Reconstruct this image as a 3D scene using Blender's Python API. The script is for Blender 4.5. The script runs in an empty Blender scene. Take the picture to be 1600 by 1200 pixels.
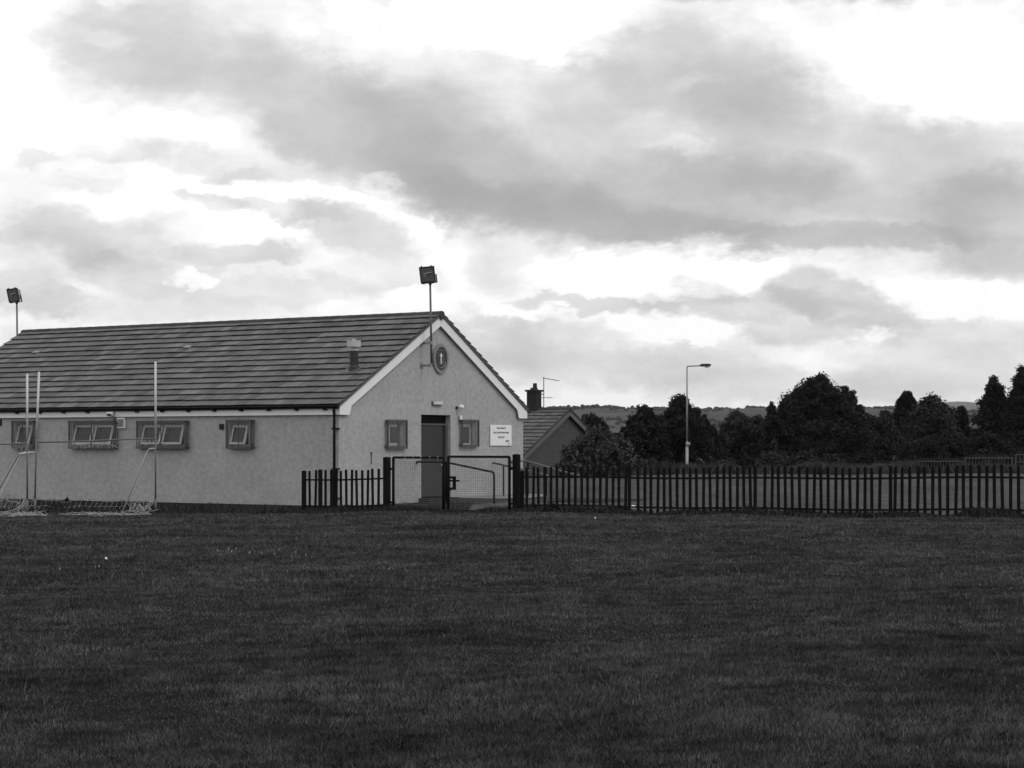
import bpy, math, random
import numpy as np
from mathutils import Vector, Matrix

R = math.radians
scene = bpy.context.scene
COL = scene.collection
random.seed(7)
rng = np.random.default_rng(11)

# ------------------------------------------------------------------ camera
EYE, F, CX, HY = 1.65, 3000.0, 800.0, 692.0        # eye height, focal length in photo pixels, centre, horizon row
cam_d = bpy.data.cameras.new('camera')
cam_d.sensor_width = 36.0
cam_d.lens = 36.0 * F / 1600.0
cam_d.shift_y = (HY - 600.0) / 1600.0
cam_d.clip_start = 0.2
cam_d.clip_end = 40000
cam = bpy.data.objects.new('camera', cam_d)
cam.location = (0, 0, EYE)
cam.rotation_euler = (R(90), 0, 0)
COL.objects.link(cam)
scene.camera = cam

# ------------------------------------------------------------------ exposure
scene.view_settings.view_transform = 'Standard'
scene.view_settings.look = 'None'
scene.view_settings.exposure = 0.0
scene.view_settings.gamma = 1.0
scene.view_settings.use_curve_mapping = False
scene.cycles.max_bounces = 5
scene.cycles.diffuse_bounces = 3
scene.cycles.glossy_bounces = 2
scene.cycles.volume_bounces = 0
scene.cycles.transparent_max_bounces = 8
scene.cycles.caustics_reflective = False
scene.cycles.caustics_refractive = False
scene.cycles.sample_clamp_indirect = 4.0

# ------------------------------------------------------------------ sun (behind cloud: weak and soft)
SUN_EL, SUN_AZ = R(48), R(118)                      # azimuth from +Y towards +X
sl = bpy.data.lights.new('sun', 'SUN')
sl.energy = 0.75
sl.angle = R(14)
sl.color = (1.0, 0.99, 0.97)
so = bpy.data.objects.new('sun', sl)
sdir = Vector((math.sin(SUN_AZ) * math.cos(SUN_EL), math.cos(SUN_AZ) * math.cos(SUN_EL), math.sin(SUN_EL)))
so.rotation_euler = sdir.to_track_quat('Z', 'Y').to_euler()
COL.objects.link(so)

# ------------------------------------------------------------------ world: monochrome cloudy sky
SKY_STR = 0.1
BASE_F = 0.10                                      # cover where no cloud bank is placed
# cloud banks: azimuth / elevation given in photo pixels (1 px = 1/3000 rad), radii, tilt in degrees, thickness
BANKS = [
    # main bank: body, then its dark base
    (930, 280, 330, 120, 8, 0.85, 0.45), (700, 255, 230, 100, 24, 0.8, 0.4), (520, 195, 230, 85, 26, 0.75, 0.4),
    (860, 335, 250, 45, 8, 0.55, 0.45), (1180, 330, 330, 75, 4, 0.8, 0.4), (1290, 375, 220, 24, 2, 0.7, 0.35), (1000, 355, 180, 28, 4, 0.4, 0.5),
    (470, 235, 90, 40, 28, 0.5, 0.6), (730, 310, 130, 40, 16, 0.45, 0.5), (1215, 280, 130, 42, 6, 0.35, 0.5),
    (200, 105, 150, 70, 10, 0.62, 0.5), (330, 100, 190, 90, 15, 0.5, 0.6), (190, 118, 110, 26, 6, 0.2, 0.6), (250, 30, 130, 40, 0, 0.3, 0.6),
    (1080, 115, 200, 85, 12, 0.85, 0.45), (1160, 170, 180, 70, 18, 0.6, 0.5), (925, 148, 90, 60, 0, 0.55, 0.55), (700, 130, 220, 60, -4, 0.55, 0.6),
    (1330, 250, 260, 90, 14, 0.7, 0.4), (1500, 260, 160, 60, 10, 0.45, 0.5), (1560, 365, 150, 85, 4, 1.15, 0.4), (1430, 400, 150, 40, 4, 0.4, 0.5),
    (1230, -22, 340, 44, 0, 1.7, 0.6), (600, 20, 60, 40, 0, 0.4, 0.6),
    # left streaks
    (190, 243, 80, 24, 4, 0.55, 0.4), (340, 262, 130, 34, 10, 0.45, 0.5), (430, 285, 100, 22, 8, 0.4, 0.5), (75, 262, 50, 12, 2, 0.4, 0.5),
    (335, 326, 60, 16, 8, 0.6, 0.4), (440, 335, 90, 18, 4, 0.5, 0.45), (550, 362, 110, 32, 22, 0.65, 0.4), (160, 303, 60, 10, 12, 0.25, 0.5),
    (150, 378, 150, 42, 6, 0.62, 0.45), (70, 400, 160, 40, 6, 0.5, 0.5), (380, 402, 120, 26, -6, 0.75, 0.4), (205, 432, 110, 28, 8, 0.65, 0.45), (40, 468, 110, 36, 0, 0.7, 0.45),
    (450, 452, 180, 24, 0, 0.5, 0.5), (210, 480, 260, 26, 0, 0.45, 0.5), (620, 430, 90, 22, 10, 0.35, 0.5),
    # low right clouds
    (1310, 470, 120, 36, 16, 0.95, 0.35), (1180, 478, 170, 24, 0, 0.8, 0.4), (925, 479, 130, 13, 2, 0.85, 0.4), (1110, 455, 80, 22, 0, 0.4, 0.5),
    (790, 425, 60, 40, 0, 0.45, 0.5), (760, 530, 120, 50, 0, 0.7, 0.5), (870, 520, 110, 26, 0, 0.6, 0.5), (1230, 518, 180, 24, 2, 0.65, 0.5),
    (1500, 525, 200, 34, 2, 0.55, 0.5), (930, 575, 260, 40, 0, 0.62, 0.5), (1200, 600, 260, 36, 0, 0.55, 0.5), (1480, 590, 230, 50, 0, 0.65, 0.5),
    (300, 560, 800, 40, 0, 0.35, 0.5), (1150, 545, 180, 26, 0, 0.4, 0.5),
    # gaps with the bright sky behind
    (10, 60, 110, 130, 0, -0.6, 0.5), (110, 215, 170, 40, 6, -0.5, 0.5), (270, 205, 90, 26, 14, -0.35, 0.5), (770, 50, 200, 45, 8, -0.8, 0.4), (940, 30, 100, 40, 0, -0.5, 0.5),
    (1480, 122, 190, 78, 12, -1.0, 0.45), (540, 35, 50, 32, 10, -0.5, 0.5), (205, 30, 26, 20, 0, -0.4, 0.6), (190, 78, 36, 16, 0, -0.35, 0.6), (400, 305, 180, 16, 4, -0.5, 0.4), (410, 366, 80, 18, 6, -0.6, 0.4),
    (590, 292, 36, 20, 10, -0.7, 0.4), (650, 350, 60, 16, 20, -0.5, 0.4), (950, 425, 130, 34, 4, -0.7, 0.4), (1010, 385, 60, 10, 4, -0.5, 0.4), (1150, 425, 80, 28, 8, -0.6, 0.4),
    (1060, 518, 100, 18, 3, -0.9, 0.35), (800, 491, 40, 10, 3, -0.8, 0.4), (1352, 523, 28, 13, 0, -0.8, 0.4), (1500, 472, 130, 24, 2, -0.8, 0.4), (302, 441, 26, 12, 0, -0.7, 0.4),
    (640, 466, 70, 18, 0, -0.6, 0.4), (1270, 570, 100, 20, 14, -0.3, 0.5), (720, 500, 30, 20, 20, -0.4, 0.4), (240, 330, 120, 16, 2, -0.3, 0.5), (1075, 140, 50, 14, 0, -0.35, 0.5), (1080, 243, 70, 14, 4, -0.35, 0.5), (1350, 300, 50, 30, 0, -0.3, 0.5),
]
w = bpy.data.worlds.new('World')
scene.world = w
w.use_nodes = True
nt = w.node_tree
nt.nodes.clear()
N, LK = nt.nodes.new, nt.links.new


def wmath(op, a, b=None, c=None, clamp=False):
    n = N('ShaderNodeMath')
    n.operation = op
    n.use_clamp = clamp
    for i, v in enumerate((a, b, c)):
        if v is None:
            continue
        if isinstance(v, (int, float)):
            n.inputs[i].default_value = v
        else:
            LK(v, n.inputs[i])
    return n.outputs[0]


tc = N('ShaderNodeTexCoord')
sep = N('ShaderNodeSeparateXYZ')
LK(tc.outputs['Generated'], sep.inputs[0])
az = wmath('ARCTAN2', sep.outputs[0], sep.outputs[1])
el = wmath('ARCSINE', sep.outputs[2])
comb = N('ShaderNodeCombineXYZ')
LK(az, comb.inputs[0])
LK(wmath('MULTIPLY', el, 1.7), comb.inputs[1])


def wnoise(scale, detail, rough, off=0.0, vec=None, dist=0.0):
    mp = N('ShaderNodeMapping')
    mp.inputs['Location'].default_value = (off, off * 0.7, off * 1.3)
    LK(vec or comb.outputs[0], mp.inputs['Vector'])
    n = N('ShaderNodeTexNoise')
    n.noise_dimensions = '3D'
    n.inputs['Scale'].default_value = scale
    n.inputs['Detail'].default_value = detail
    n.inputs['Roughness'].default_value = rough
    n.inputs['Distortion'].default_value = dist
    LK(mp.outputs[0], n.inputs['Vector'])
    return n


wn = wnoise(20, 8, 0.6, 3.1)
sub = N('ShaderNodeVectorMath')
sub.operation = 'SUBTRACT'
LK(wn.outputs['Color'], sub.inputs[0])
sub.inputs[1].default_value = (0.5, 0.5, 0.5)
scl = N('ShaderNodeVectorMath')
scl.operation = 'MULTIPLY'
LK(sub.outputs[0], scl.inputs[0])
scl.inputs[1].default_value = (0.055, 0.03, 0)
c2 = N('ShaderNodeCombineXYZ')
LK(az, c2.inputs[0])
LK(el, c2.inputs[1])
wadd = N('ShaderNodeVectorMath')
LK(c2.outputs[0], wadd.inputs[0])
LK(scl.outputs[0], wadd.inputs[1])
wn2 = wnoise(85, 7, 0.62, 9.3)
sub2 = N('ShaderNodeVectorMath')
sub2.operation = 'SUBTRACT'
LK(wn2.outputs['Color'], sub2.inputs[0])
sub2.inputs[1].default_value = (0.5, 0.5, 0.5)
scl2 = N('ShaderNodeVectorMath')
scl2.operation = 'MULTIPLY'
LK(sub2.outputs[0], scl2.inputs[0])
scl2.inputs[1].default_value = (0.018, 0.012, 0)
wadd1 = wadd
wadd = N('ShaderNodeVectorMath')
LK(wadd1.outputs[0], wadd.inputs[0])
LK(scl2.outputs[0], wadd.inputs[1])
field = None
for (bx, by, rx, ry, ang, amt, hard) in BANKS:
    mp = N('ShaderNodeMapping')
    mp.vector_type = 'TEXTURE'
    mp.inputs['Location'].default_value = ((bx - CX) / F, (HY - by) / F, 0)
    mp.inputs['Rotation'].default_value = (0, 0, R(-ang))
    mp.inputs['Scale'].default_value = (rx * 1.25 / F, ry * 1.25 / F, 1)
    LK(wadd.outputs[0], mp.inputs['Vector'])
    g = N('ShaderNodeTexGradient')
    g.gradient_type = 'SPHERICAL'
    LK(mp.outputs[0], g.inputs['Vector'])
    sm = N('ShaderNodeMapRange')
    sm.interpolation_type = 'SMOOTHSTEP'
    sm.inputs['From Min'].default_value = 0.0
    sm.inputs['From Max'].default_value = hard + 0.11
    sm.inputs['To Min'].default_value = 0.0
    sm.inputs['To Max'].default_value = amt
    LK(g.outputs['Fac'], sm.inputs['Value'])
    field = sm.outputs[0] if field is None else wmath('ADD', field, sm.outputs[0])
n1 = wnoise(9, 9, 0.58, 7.7, dist=0.3)
n2 = wnoise(34, 7, 0.6, 1.9, dist=0.2)
field = wmath('ADD', field, BASE_F)
field = wmath('ADD', field, wmath('MULTIPLY', wmath('SUBTRACT', n1.outputs['Fac'], 0.5), 0.9))
field = wmath('ADD', field, wmath('MULTIPLY', wmath('SUBTRACT', n2.outputs['Fac'], 0.5), 1.1))
# a general high overcast outside the part of the sky that the banks cover
ramp = N('ShaderNodeValToRGB')
cr = ramp.color_ramp
cr.interpolation = 'EASE'
pts = [(0.0, 1.08), (0.12, 0.99), (0.3, 0.89), (0.5, 0.73), (0.7, 0.57), (0.85, 0.43), (1.0, 0.31)]
cr.elements[0].position, cr.elements[1].position = pts[0][0], pts[-1][0]
for p, v in pts[1:-1]:
    cr.elements.new(p)
for e, (p, v) in zip(cr.elements, pts):
    e.position = p
    e.color = (v, v, v, 1)
cr.interpolation = 'LINEAR'
LK(wmath('SUBTRACT', 1.0, wmath('POWER', 2.718, wmath('MULTIPLY', field, -0.74)), clamp=True), ramp.inputs[0])
sky = N('ShaderNodeTexSky')
sky.sky_type = 'NISHITA'
sky.sun_disc = False
sky.sun_elevation = SUN_EL
sky.sun_rotation = SUN_AZ
bw = N('ShaderNodeRGBToBW')
LK(sky.outputs[0], bw.inputs[0])
n3 = wnoise(60, 6, 0.6, 5.5)
cloud = wmath('MULTIPLY', wmath('MULTIPLY', ramp.outputs[0], wmath('ADD', 0.94, wmath('MULTIPLY', n3.outputs['Fac'], 0.12))), 1.0 / SKY_STR)
mixv = wmath('ADD', wmath('MULTIPLY', bw.outputs[0], 0.06), wmath('MULTIPLY', cloud, 0.96))
bg = N('ShaderNodeBackground')
bg.inputs['Strength'].default_value = SKY_STR
LK(mixv, bg.inputs['Color'])
wo = N('ShaderNodeOutputWorld')
LK(bg.outputs[0], wo.inputs['Surface'])

# ------------------------------------------------------------------ helpers


def P(px, py, Y):
    return Vector(((px - CX) / F * Y, Y, EYE - (py - HY) / F * Y))


def sstep(a, b, x):
    t = np.clip((np.asarray(x, float) - a) / (b - a), 0, 1)
    return t * t * (3 - 2 * t)


HC = ((529.0 - 800.0) / 3000.0 * 50.0, 50.0)


def hgt(x, y):
    """height of the near ground"""
    x = np.asarray(x, float)
    y = np.asarray(y, float)
    z = 0.23 * (1 - np.exp(-np.maximum(x + 4.3, 0) / 8.5))
    z = z + 0.025 * np.sin(x * 0.55 + y * 0.21) * np.sin(y * 0.33 + 1.2) + 0.012 * np.sin(x * 1.3 - y * 0.6)
    lx_ = (x - HC[0]) * 0.5370 + (y - HC[1]) * 0.8436
    ly_ = -(x - HC[0]) * 0.8436 + (y - HC[1]) * 0.5370
    dd = np.hypot(np.maximum(np.maximum(-lx_, lx_ - 9.0), 0), np.maximum(np.maximum(-ly_, ly_ - 16.3), 0))
    z = z - 0.24 * (1 - sstep(0.8, 4.2, dd)) * (1 - sstep(2.0, 5.0, lx_))
    z = z - 1.45 * sstep(89, 98, y)
    z = z - 30 * sstep(150, 900, y)
    return z


def hz(x, y):
    return float(hgt(x, y))


MATS = {}


def mat(name, val, rough=0.8, var=0.15, scale=6.0, detail=6.0, bump=0.0, bscale=60.0, metal=0.0, spec=0.3, island=0.0, patch=0.0, pscale=0.6, stretch=None):
    m = bpy.data.materials.new(name)
    m.use_nodes = True
    t = m.node_tree
    b = t.nodes['Principled BSDF']
    b.inputs['Roughness'].default_value = rough
    b.inputs['Metallic'].default_value = metal
    b.inputs['Specular IOR Level'].default_value = spec
    tcn = t.nodes.new('ShaderNodeTexCoord')
    vec = tcn.outputs['Object']
    if stretch:
        mp = t.nodes.new('ShaderNodeMapping')
        mp.inputs['Scale'].default_value = stretch
        t.links.new(vec, mp.inputs['Vector'])
        vec = mp.outputs[0]
    nz = t.nodes.new('ShaderNodeTexNoise')
    nz.inputs['Scale'].default_value = scale
    nz.inputs['Detail'].default_value = detail
    nz.inputs['Roughness'].default_value = 0.62
    t.links.new(vec, nz.inputs['Vector'])

    def mth(op, a, c):
        n = t.nodes.new('ShaderNodeMath')
        n.operation = op
        for i, v in enumerate((a, c)):
            if isinstance(v, (int, float)):
                n.inputs[i].default_value = v
            else:
                t.links.new(v, n.inputs[i])
        return n.outputs[0]
    f = mth('ADD', mth('MULTIPLY', mth('SUBTRACT', nz.outputs['Fac'], 0.5), var * 4), 1.0)
    if patch:
        n3 = t.nodes.new('ShaderNodeTexNoise')
        n3.inputs['Scale'].default_value = pscale
        n3.inputs['Detail'].default_value = 4
        t.links.new(vec, n3.inputs['Vector'])
        f = mth('MULTIPLY', f, mth('ADD', mth('MULTIPLY', mth('SUBTRACT', n3.outputs['Fac'], 0.5), patch * 4), 1.0))
    if island:
        gi = t.nodes.new('ShaderNodeNewGeometry')
        f = mth('MULTIPLY', f, mth('ADD', mth('MULTIPLY', mth('SUBTRACT', gi.outputs['Random Per Island'], 0.5), island * 2), 1.0))
    f = mth('MULTIPLY', f, val)
    f = mth('MAXIMUM', f, 0.002)
    t.links.new(f, b.inputs['Base Color'])
    if bump:
        n2 = t.nodes.new('ShaderNodeTexNoise')
        n2.inputs['Scale'].default_value = bscale
        n2.inputs['Detail'].default_value = 3
        t.links.new(vec, n2.inputs['Vector'])
        bp = t.nodes.new('ShaderNodeBump')
        bp.inputs['Strength'].default_value = bump
        bp.inputs['Distance'].default_value = 0.02
        t.links.new(n2.outputs['Fac'], bp.inputs['Height'])
        t.links.new(bp.outputs[0], b.inputs['Normal'])
    MATS[name] = m
    return m


def link(o, parent=None):
    COL.objects.link(o)
    if parent is not None:
        o.parent = parent
    return o


class MB:
    """collects faces and links them as one mesh object"""

    def __init__(s):
        s.v, s.f = [], []

    def add(s, vs, fs):
        o = len(s.v)
        s.v += [tuple(v) for v in vs]
        s.f += [tuple(i + o for i in f) for f in fs]
        return s

    def box(s, lo, hi):
        x0, y0, z0 = lo
        x1, y1, z1 = hi
        return s.add([(x0, y0, z0), (x1, y0, z0), (x1, y1, z0), (x0, y1, z0), (x0, y0, z1), (x1, y0, z1), (x1, y1, z1), (x0, y1, z1)],
                     [(0, 3, 2, 1), (4, 5, 6, 7), (0, 1, 5, 4), (1, 2, 6, 5), (2, 3, 7, 6), (3, 0, 4, 7)])

    def mbox(s, M, size):
        a, b, c = size[0] / 2, size[1] / 2, size[2] / 2
        vs = [M @ Vector(q) for q in ((-a, -b, -c), (a, -b, -c), (a, b, -c), (-a, b, -c), (-a, -b, c), (a, -b, c), (a, b, c), (-a, b, c))]
        return s.add(vs, [(0, 3, 2, 1), (4, 5, 6, 7), (0, 1, 5, 4), (1, 2, 6, 5), (2, 3, 7, 6), (3, 0, 4, 7)])

    def bar(s, p, q, wd, dp=None, up=(0, 0, 1)):
        p, q = Vector(p), Vector(q)
        d = (q - p)
        L = d.length
        d.normalize()
        u = Vector(up)
        if abs(d.dot(u)) > 0.98:
            u = Vector((1, 0, 0))
        a = d.cross(u).normalized()
        b = a.cross(d).normalized()
        M = Matrix(((a.x, d.x, b.x, (p.x + q.x) / 2), (a.y, d.y, b.y, (p.y + q.y) / 2), (a.z, d.z, b.z, (p.z + q.z) / 2), (0, 0, 0, 1)))
        return s.mbox(M, (wd, L, dp or wd))

    def tube(s, pts, r, n=8, r1=None, caps=True):
        pts = [Vector(p) for p in pts]
        m = len(pts)
        rings = []
        prev = None
        for i, p in enumerate(pts):
            d = (pts[min(i + 1, m - 1)] - pts[max(i - 1, 0)]).normalized()
            if prev is None:
                a = d.orthogonal().normalized()
            else:
                a = (prev - d * prev.dot(d)).normalized()
            prev = a
            b = d.cross(a)
            rr = r if r1 is None else r + (r1 - r) * i / (m - 1)
            rings.append([p + a * (rr * math.cos(2 * math.pi * k / n)) + b * (rr * math.sin(2 * math.pi * k / n)) for k in range(n)])
        vs = [v for rg in rings for v in rg]
        fs = []
        for i in range(m - 1):
            for k in range(n):
                k2 = (k + 1) % n
                fs.append((i * n + k, i * n + k2, (i + 1) * n + k2, (i + 1) * n + k))
        if caps:
            fs.append(tuple(range(n - 1, -1, -1)))
            fs.append(tuple((m - 1) * n + k for k in range(n)))
        return s.add(vs, fs)

    def prism(s, poly, off):
        """poly: list of 3-D points, extruded by off"""
        n = len(poly)
        off = Vector(off)
        vs = [Vector(p) for p in poly] + [Vector(p) + off for p in poly]
        fs = [tuple(range(n - 1, -1, -1)), tuple(range(n, 2 * n))]
        for k in range(n):
            fs.append((k, (k + 1) % n, (k + 1) % n + n, k + n))
        return s.add(vs, fs)

    def build(s, name, m, parent=None, smooth=False, bevel=0.0):
        me = bpy.data.meshes.new(name)
        me.from_pydata(s.v, [], s.f)
        me.materials.append(m)
        me.update()
        if smooth:
            me.polygons.foreach_set('use_smooth', [True] * len(me.polygons))
        o = bpy.data.objects.new(name, me)
        link(o, parent)
        if bevel:
            b = o.modifiers.new('bevel', 'BEVEL')
            b.width = bevel
            b.segments = 2
            b.limit_method = 'ANGLE'
        return o


def npmesh(name, V, n, m, parent=None):
    """V: (k*n, 3) array of k separate n-gons"""
    V = np.ascontiguousarray(V, dtype=np.float32).reshape(-1, 3)
    k = len(V) // n
    me = bpy.data.meshes.new(name)
    me.vertices.add(len(V))
    me.vertices.foreach_set('co', V.ravel())
    me.loops.add(k * n)
    me.loops.foreach_set('vertex_index', np.arange(k * n, dtype=np.int32))
    me.polygons.add(k)
    me.polygons.foreach_set('loop_start', np.arange(0, k * n, n, dtype=np.int32))
    me.polygons.foreach_set('loop_total', np.full(k, n, dtype=np.int32))
    me.materials.append(m)
    me.update(calc_edges=True)
    o = bpy.data.objects.new(name, me)
    return link(o, parent)


def tag(o, label, cat, group=None):
    o['label'] = label
    o['category'] = cat
    if group:
        o['group'] = group
    return o


def thing(name, label, cat, loc=(0, 0, 0), rotz=0.0, group=None):
    o = bpy.data.objects.new(name, None)
    o.empty_display_size = 0.2
    o.location = loc
    o.rotation_euler = (0, 0, rotz)
    COL.objects.link(o)
    return tag(o, label, cat, group)


def dupe(root, loc, rotz, label, group=None):
    r = root.copy()
    COL.objects.link(r)
    r.location = loc
    r.rotation_euler = (0, 0, rotz)
    r['label'] = label
    if group:
        r['group'] = group
    for ch in list(root.children):
        c = ch.copy()
        COL.objects.link(c)
        c.parent = r
        for g in ch.children:
            d = g.copy()
            COL.objects.link(d)
            d.parent = c
    return r


# ------------------------------------------------------------------ materials
mat('render', 0.36, 0.95, 0.20, 7.0, 9, bump=0.7, bscale=40, spec=0.05, patch=0.08, pscale=0.9, stretch=(1.0, 1.0, 1.15))
mat('white_board', 0.74, 0.5, 0.04, 3.0)
mat('white_plastic', 0.72, 0.4, 0.04, 8.0)
mat('gutter', 0.005, 0.5, 0.1, 8.0, spec=0.15)
mat('black_paint', 0.006, 0.7, 0.25, 14.0, spec=0.08)
mat('rail_paint', 0.004, 0.7, 0.2, 14.0, spec=0.05)
mat('railing_grey', 0.075, 0.6, 0.2, 9.0)
mat('rail_toplit', 0.10, 0.3, 0.2, 14.0, spec=0.5)  # black rail, its colour raised to hold the light along the top
mat('guard_steel', 0.075, 0.6, 0.2, 9.0)
mat('guard_grey', 0.125, 0.7, 0.2, 9.0)
mat('galv', 0.25, 0.5, 0.12, 8.0, metal=0.3)
mat('galv_light', 0.42, 0.5, 0.12, 8.0)
mat('galv_dark', 0.10, 0.5, 0.15, 8.0, metal=0.2)
mat('glass_dark', 0.045, 0.08, 0.1, 2.0, spec=0.5)
mat('door_paint', 0.034, 0.55, 0.08, 2.5, spec=0.25)
mat('frame_dark', 0.012, 0.5, 0.1, 5.0)
mat('concrete', 0.22, 0.95, 0.18, 3.0, 8, bump=0.3, bscale=40, patch=0.25, pscale=0.9, spec=0.0)
mat('plinth', 0.035, 0.9, 0.2, 3.0, spec=0.0, patch=0.2)
mat('tarmac', 0.04, 1.0, 0.25, 5.0, 8, bump=0.4, bscale=60, patch=0.15, spec=0.0)
mat('gravel', 0.066, 1.0, 0.42, 3.0, 10, bump=0.0, patch=0.2, pscale=0.35, spec=0.0, stretch=(1.0, 0.22, 1.0))
mat('soil', 0.016, 1.0, 0.2, 4.0, 8, bump=0.6, bscale=20, spec=0.0, patch=0.1)
mat('blade', 0.070, 0.85, 0.85, 3.4, 6, spec=0.03, island=0.55, patch=0.50, pscale=0.55, stretch=(0.8, 1.0, 0.3))
mat('blade_long', 0.034, 0.8, 0.10, 2.2, 4, spec=0.1, island=0.5, patch=0.2, pscale=0.5)
mat('stalk', 0.16, 0.8, 0.1, 3.0, spec=0.1, island=0.5)
mat('rough_blade', 0.055, 0.8, 0.1, 1.2, 4, spec=0.1, island=0.5, patch=0.2, pscale=0.25)
mat('foliage', 0.020, 0.8, 0.12, 1.3, 4, spec=0.06, island=0.6, patch=0.3, pscale=0.5)
mat('foliage_grey', 0.030, 0.8, 0.12, 1.3, 4, spec=0.12, island=0.5, patch=0.2, pscale=0.5)
mat('foliage_shrub', 0.050, 0.7, 0.12, 1.3, 4, spec=0.2, island=0.7, patch=0.2, pscale=0.8)
mat('bark', 0.05, 0.95, 0.2, 6.0, bump=0.5, bscale=12)
mat('hill_land', 0.06, 1.0, 0.25, 0.03, 8, spec=0.0, patch=0.35, pscale=0.008)
mat('hill_wood', 0.03, 1.0, 0.1, 0.05, 4, spec=0.0, island=0.4)
mat('mountain', 0.07, 1.0, 0.1, 0.004, 6, spec=0.0)
mat('brick_dark', 0.022, 0.9, 0.2, 4.0)
mat('net', 0.42, 0.8, 0.1, 4.0, spec=0.1)
mat('net_grey', 0.36, 0.8, 0.1, 4.0, spec=0.1)
mat('post_white', 0.52, 0.45, 0.08, 5.0)
mat('post_grey', 0.11, 0.55, 0.2, 6.0)
mat('ink', 0.03, 0.7, 0.05, 4.0)
mat('crest_dark', 0.035, 0.5, 0.15, 10.0)
mat('crest_mid', 0.05, 0.5, 0.15, 10.0)
mat('crest_ring', 0.21, 0.6, 0.1, 10.0)
mat('lamp_glass', 0.12, 0.25, 0.2, 6.0, spec=0.6)
mat('reflector', 0.6, 0.25, 0.1, 5.0, metal=0.8)
mat('dark_metal', 0.03, 0.45, 0.2, 8.0, metal=0.2)
mat('daisy', 0.36, 0.6, 0.02, 5.0)
mat('litter', 0.85, 0.6, 0.02, 5.0)


def tile_material(name, val, tw, g):
    """roof tiles: each tile its own tone and thin side joints, coordinates from the UV map (metres along, metres up the slope)"""
    m = bpy.data.materials.new(name)
    m.use_nodes = True
    t = m.node_tree
    b = t.nodes['Principled BSDF']
    b.inputs['Roughness'].default_value = 0.85
    b.inputs['Specular IOR Level'].default_value = 0.2
    uv = t.nodes.new('ShaderNodeUVMap')
    br = t.nodes.new('ShaderNodeTexBrick')
    br.offset = 0.5
    br.inputs['Scale'].default_value = 1.0
    br.inputs['Brick Width'].default_value = tw
    br.inputs['Row Height'].default_value = g
    br.inputs['Mortar Size'].default_value = 0.006
    br.inputs['Mortar Smooth'].default_value = 0.2
    br.inputs['Bias'].default_value = 0.0
    br.inputs['Color1'].default_value = (0.82, 0.82, 0.82, 1)
    br.inputs['Color2'].default_value = (1.2, 1.2, 1.2, 1)
    br.inputs['Mortar'].default_value = (0.45, 0.45, 0.45, 1)
    t.links.new(uv.outputs[0], br.inputs['Vector'])
    mp = t.nodes.new('ShaderNodeMapping')
    mp.inputs['Rotation'].default_value = (0, 0, R(35))
    mp.inputs['Scale'].default_value = (0.5, 2.0, 1)
    t.links.new(uv.outputs[0], mp.inputs['Vector'])
    n1 = t.nodes.new('ShaderNodeTexNoise')
    n1.inputs['Scale'].default_value = 1.1
    n1.inputs['Detail'].default_value = 7
    n1.inputs['Roughness'].default_value = 0.65
    t.links.new(mp.outputs[0], n1.inputs['Vector'])
    mr = t.nodes.new('ShaderNodeMapRange')
    mr.inputs['From Min'].default_value = 0.25
    mr.inputs['From Max'].default_value = 0.75
    mr.inputs['To Min'].default_value = val * 0.74
    mr.inputs['To Max'].default_value = val * 1.28
    t.links.new(n1.outputs['Fac'], mr.inputs['Value'])
    gi = t.nodes.new('ShaderNodeNewGeometry')
    mi = t.nodes.new('ShaderNodeMapRange')
    mi.inputs['To Min'].default_value = 0.82
    mi.inputs['To Max'].default_value = 1.2
    t.links.new(gi.outputs['Random Per Island'], mi.inputs['Value'])
    mm_ = t.nodes.new('ShaderNodeMath')
    mm_.operation = 'MULTIPLY'
    t.links.new(mr.outputs[0], mm_.inputs[0])
    t.links.new(mi.outputs[0], mm_.inputs[1])
    mu = t.nodes.new('ShaderNodeVectorMath')
    mu.operation = 'SCALE'
    t.links.new(br.outputs['Color'], mu.inputs[0])
    t.links.new(mm_.outputs[0], mu.inputs['Scale'])
    t.links.new(mu.outputs[0], b.inputs['Base Color'])
    bp = t.nodes.new('ShaderNodeBump')
    bp.inputs['Strength'].default_value = 0.3
    bp.inputs['Distance'].default_value = 0.02
    n2 = t.nodes.new('ShaderNodeTexNoise')
    n2.inputs['Scale'].default_value = 20
    t.links.new(uv.outputs[0], n2.inputs['Vector'])
    t.links.new(n2.outputs['Fac'], bp.inputs['Height'])
    t.links.new(bp.outputs[0], b.inputs['Normal'])
    MATS[name] = m


tile_material('tiles', 0.108, 0.32, 0.33)
tile_material('tiles_far', 0.085, 0.32, 0.33)


def brick_material(name, val):
    m = bpy.data.materials.new(name)
    m.use_nodes = True
    t = m.node_tree
    b = t.nodes['Principled BSDF']
    b.inputs['Roughness'].default_value = 0.9
    tcn = t.nodes.new('ShaderNodeTexCoord')
    mp = t.nodes.new('ShaderNodeMapping')
    mp.inputs['Rotation'].default_value = (R(90), 0, 0)
    t.links.new(tcn.outputs['Object'], mp.inputs['Vector'])
    br = t.nodes.new('ShaderNodeTexBrick')
    br.inputs['Scale'].default_value = 1.0
    br.inputs['Brick Width'].default_value = 0.23
    br.inputs['Row Height'].default_value = 0.085
    br.inputs['Mortar Size'].default_value = 0.012
    br.inputs['Color1'].default_value = (val * 0.75,) * 3 + (1,)
    br.inputs['Color2'].default_value = (val * 1.25,) * 3 + (1,)
    br.inputs['Mortar'].default_value = (val * 1.9,) * 3 + (1,)
    t.links.new(mp.outputs[0], br.inputs['Vector'])
    t.links.new(br.outputs['Color'], b.inputs['Base Color'])
    MATS[name] = m


brick_material('brick', 0.036)
M = MATS

# ------------------------------------------------------------------ ground


def structure(o):
    o['kind'] = 'structure'
    return o


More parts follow.
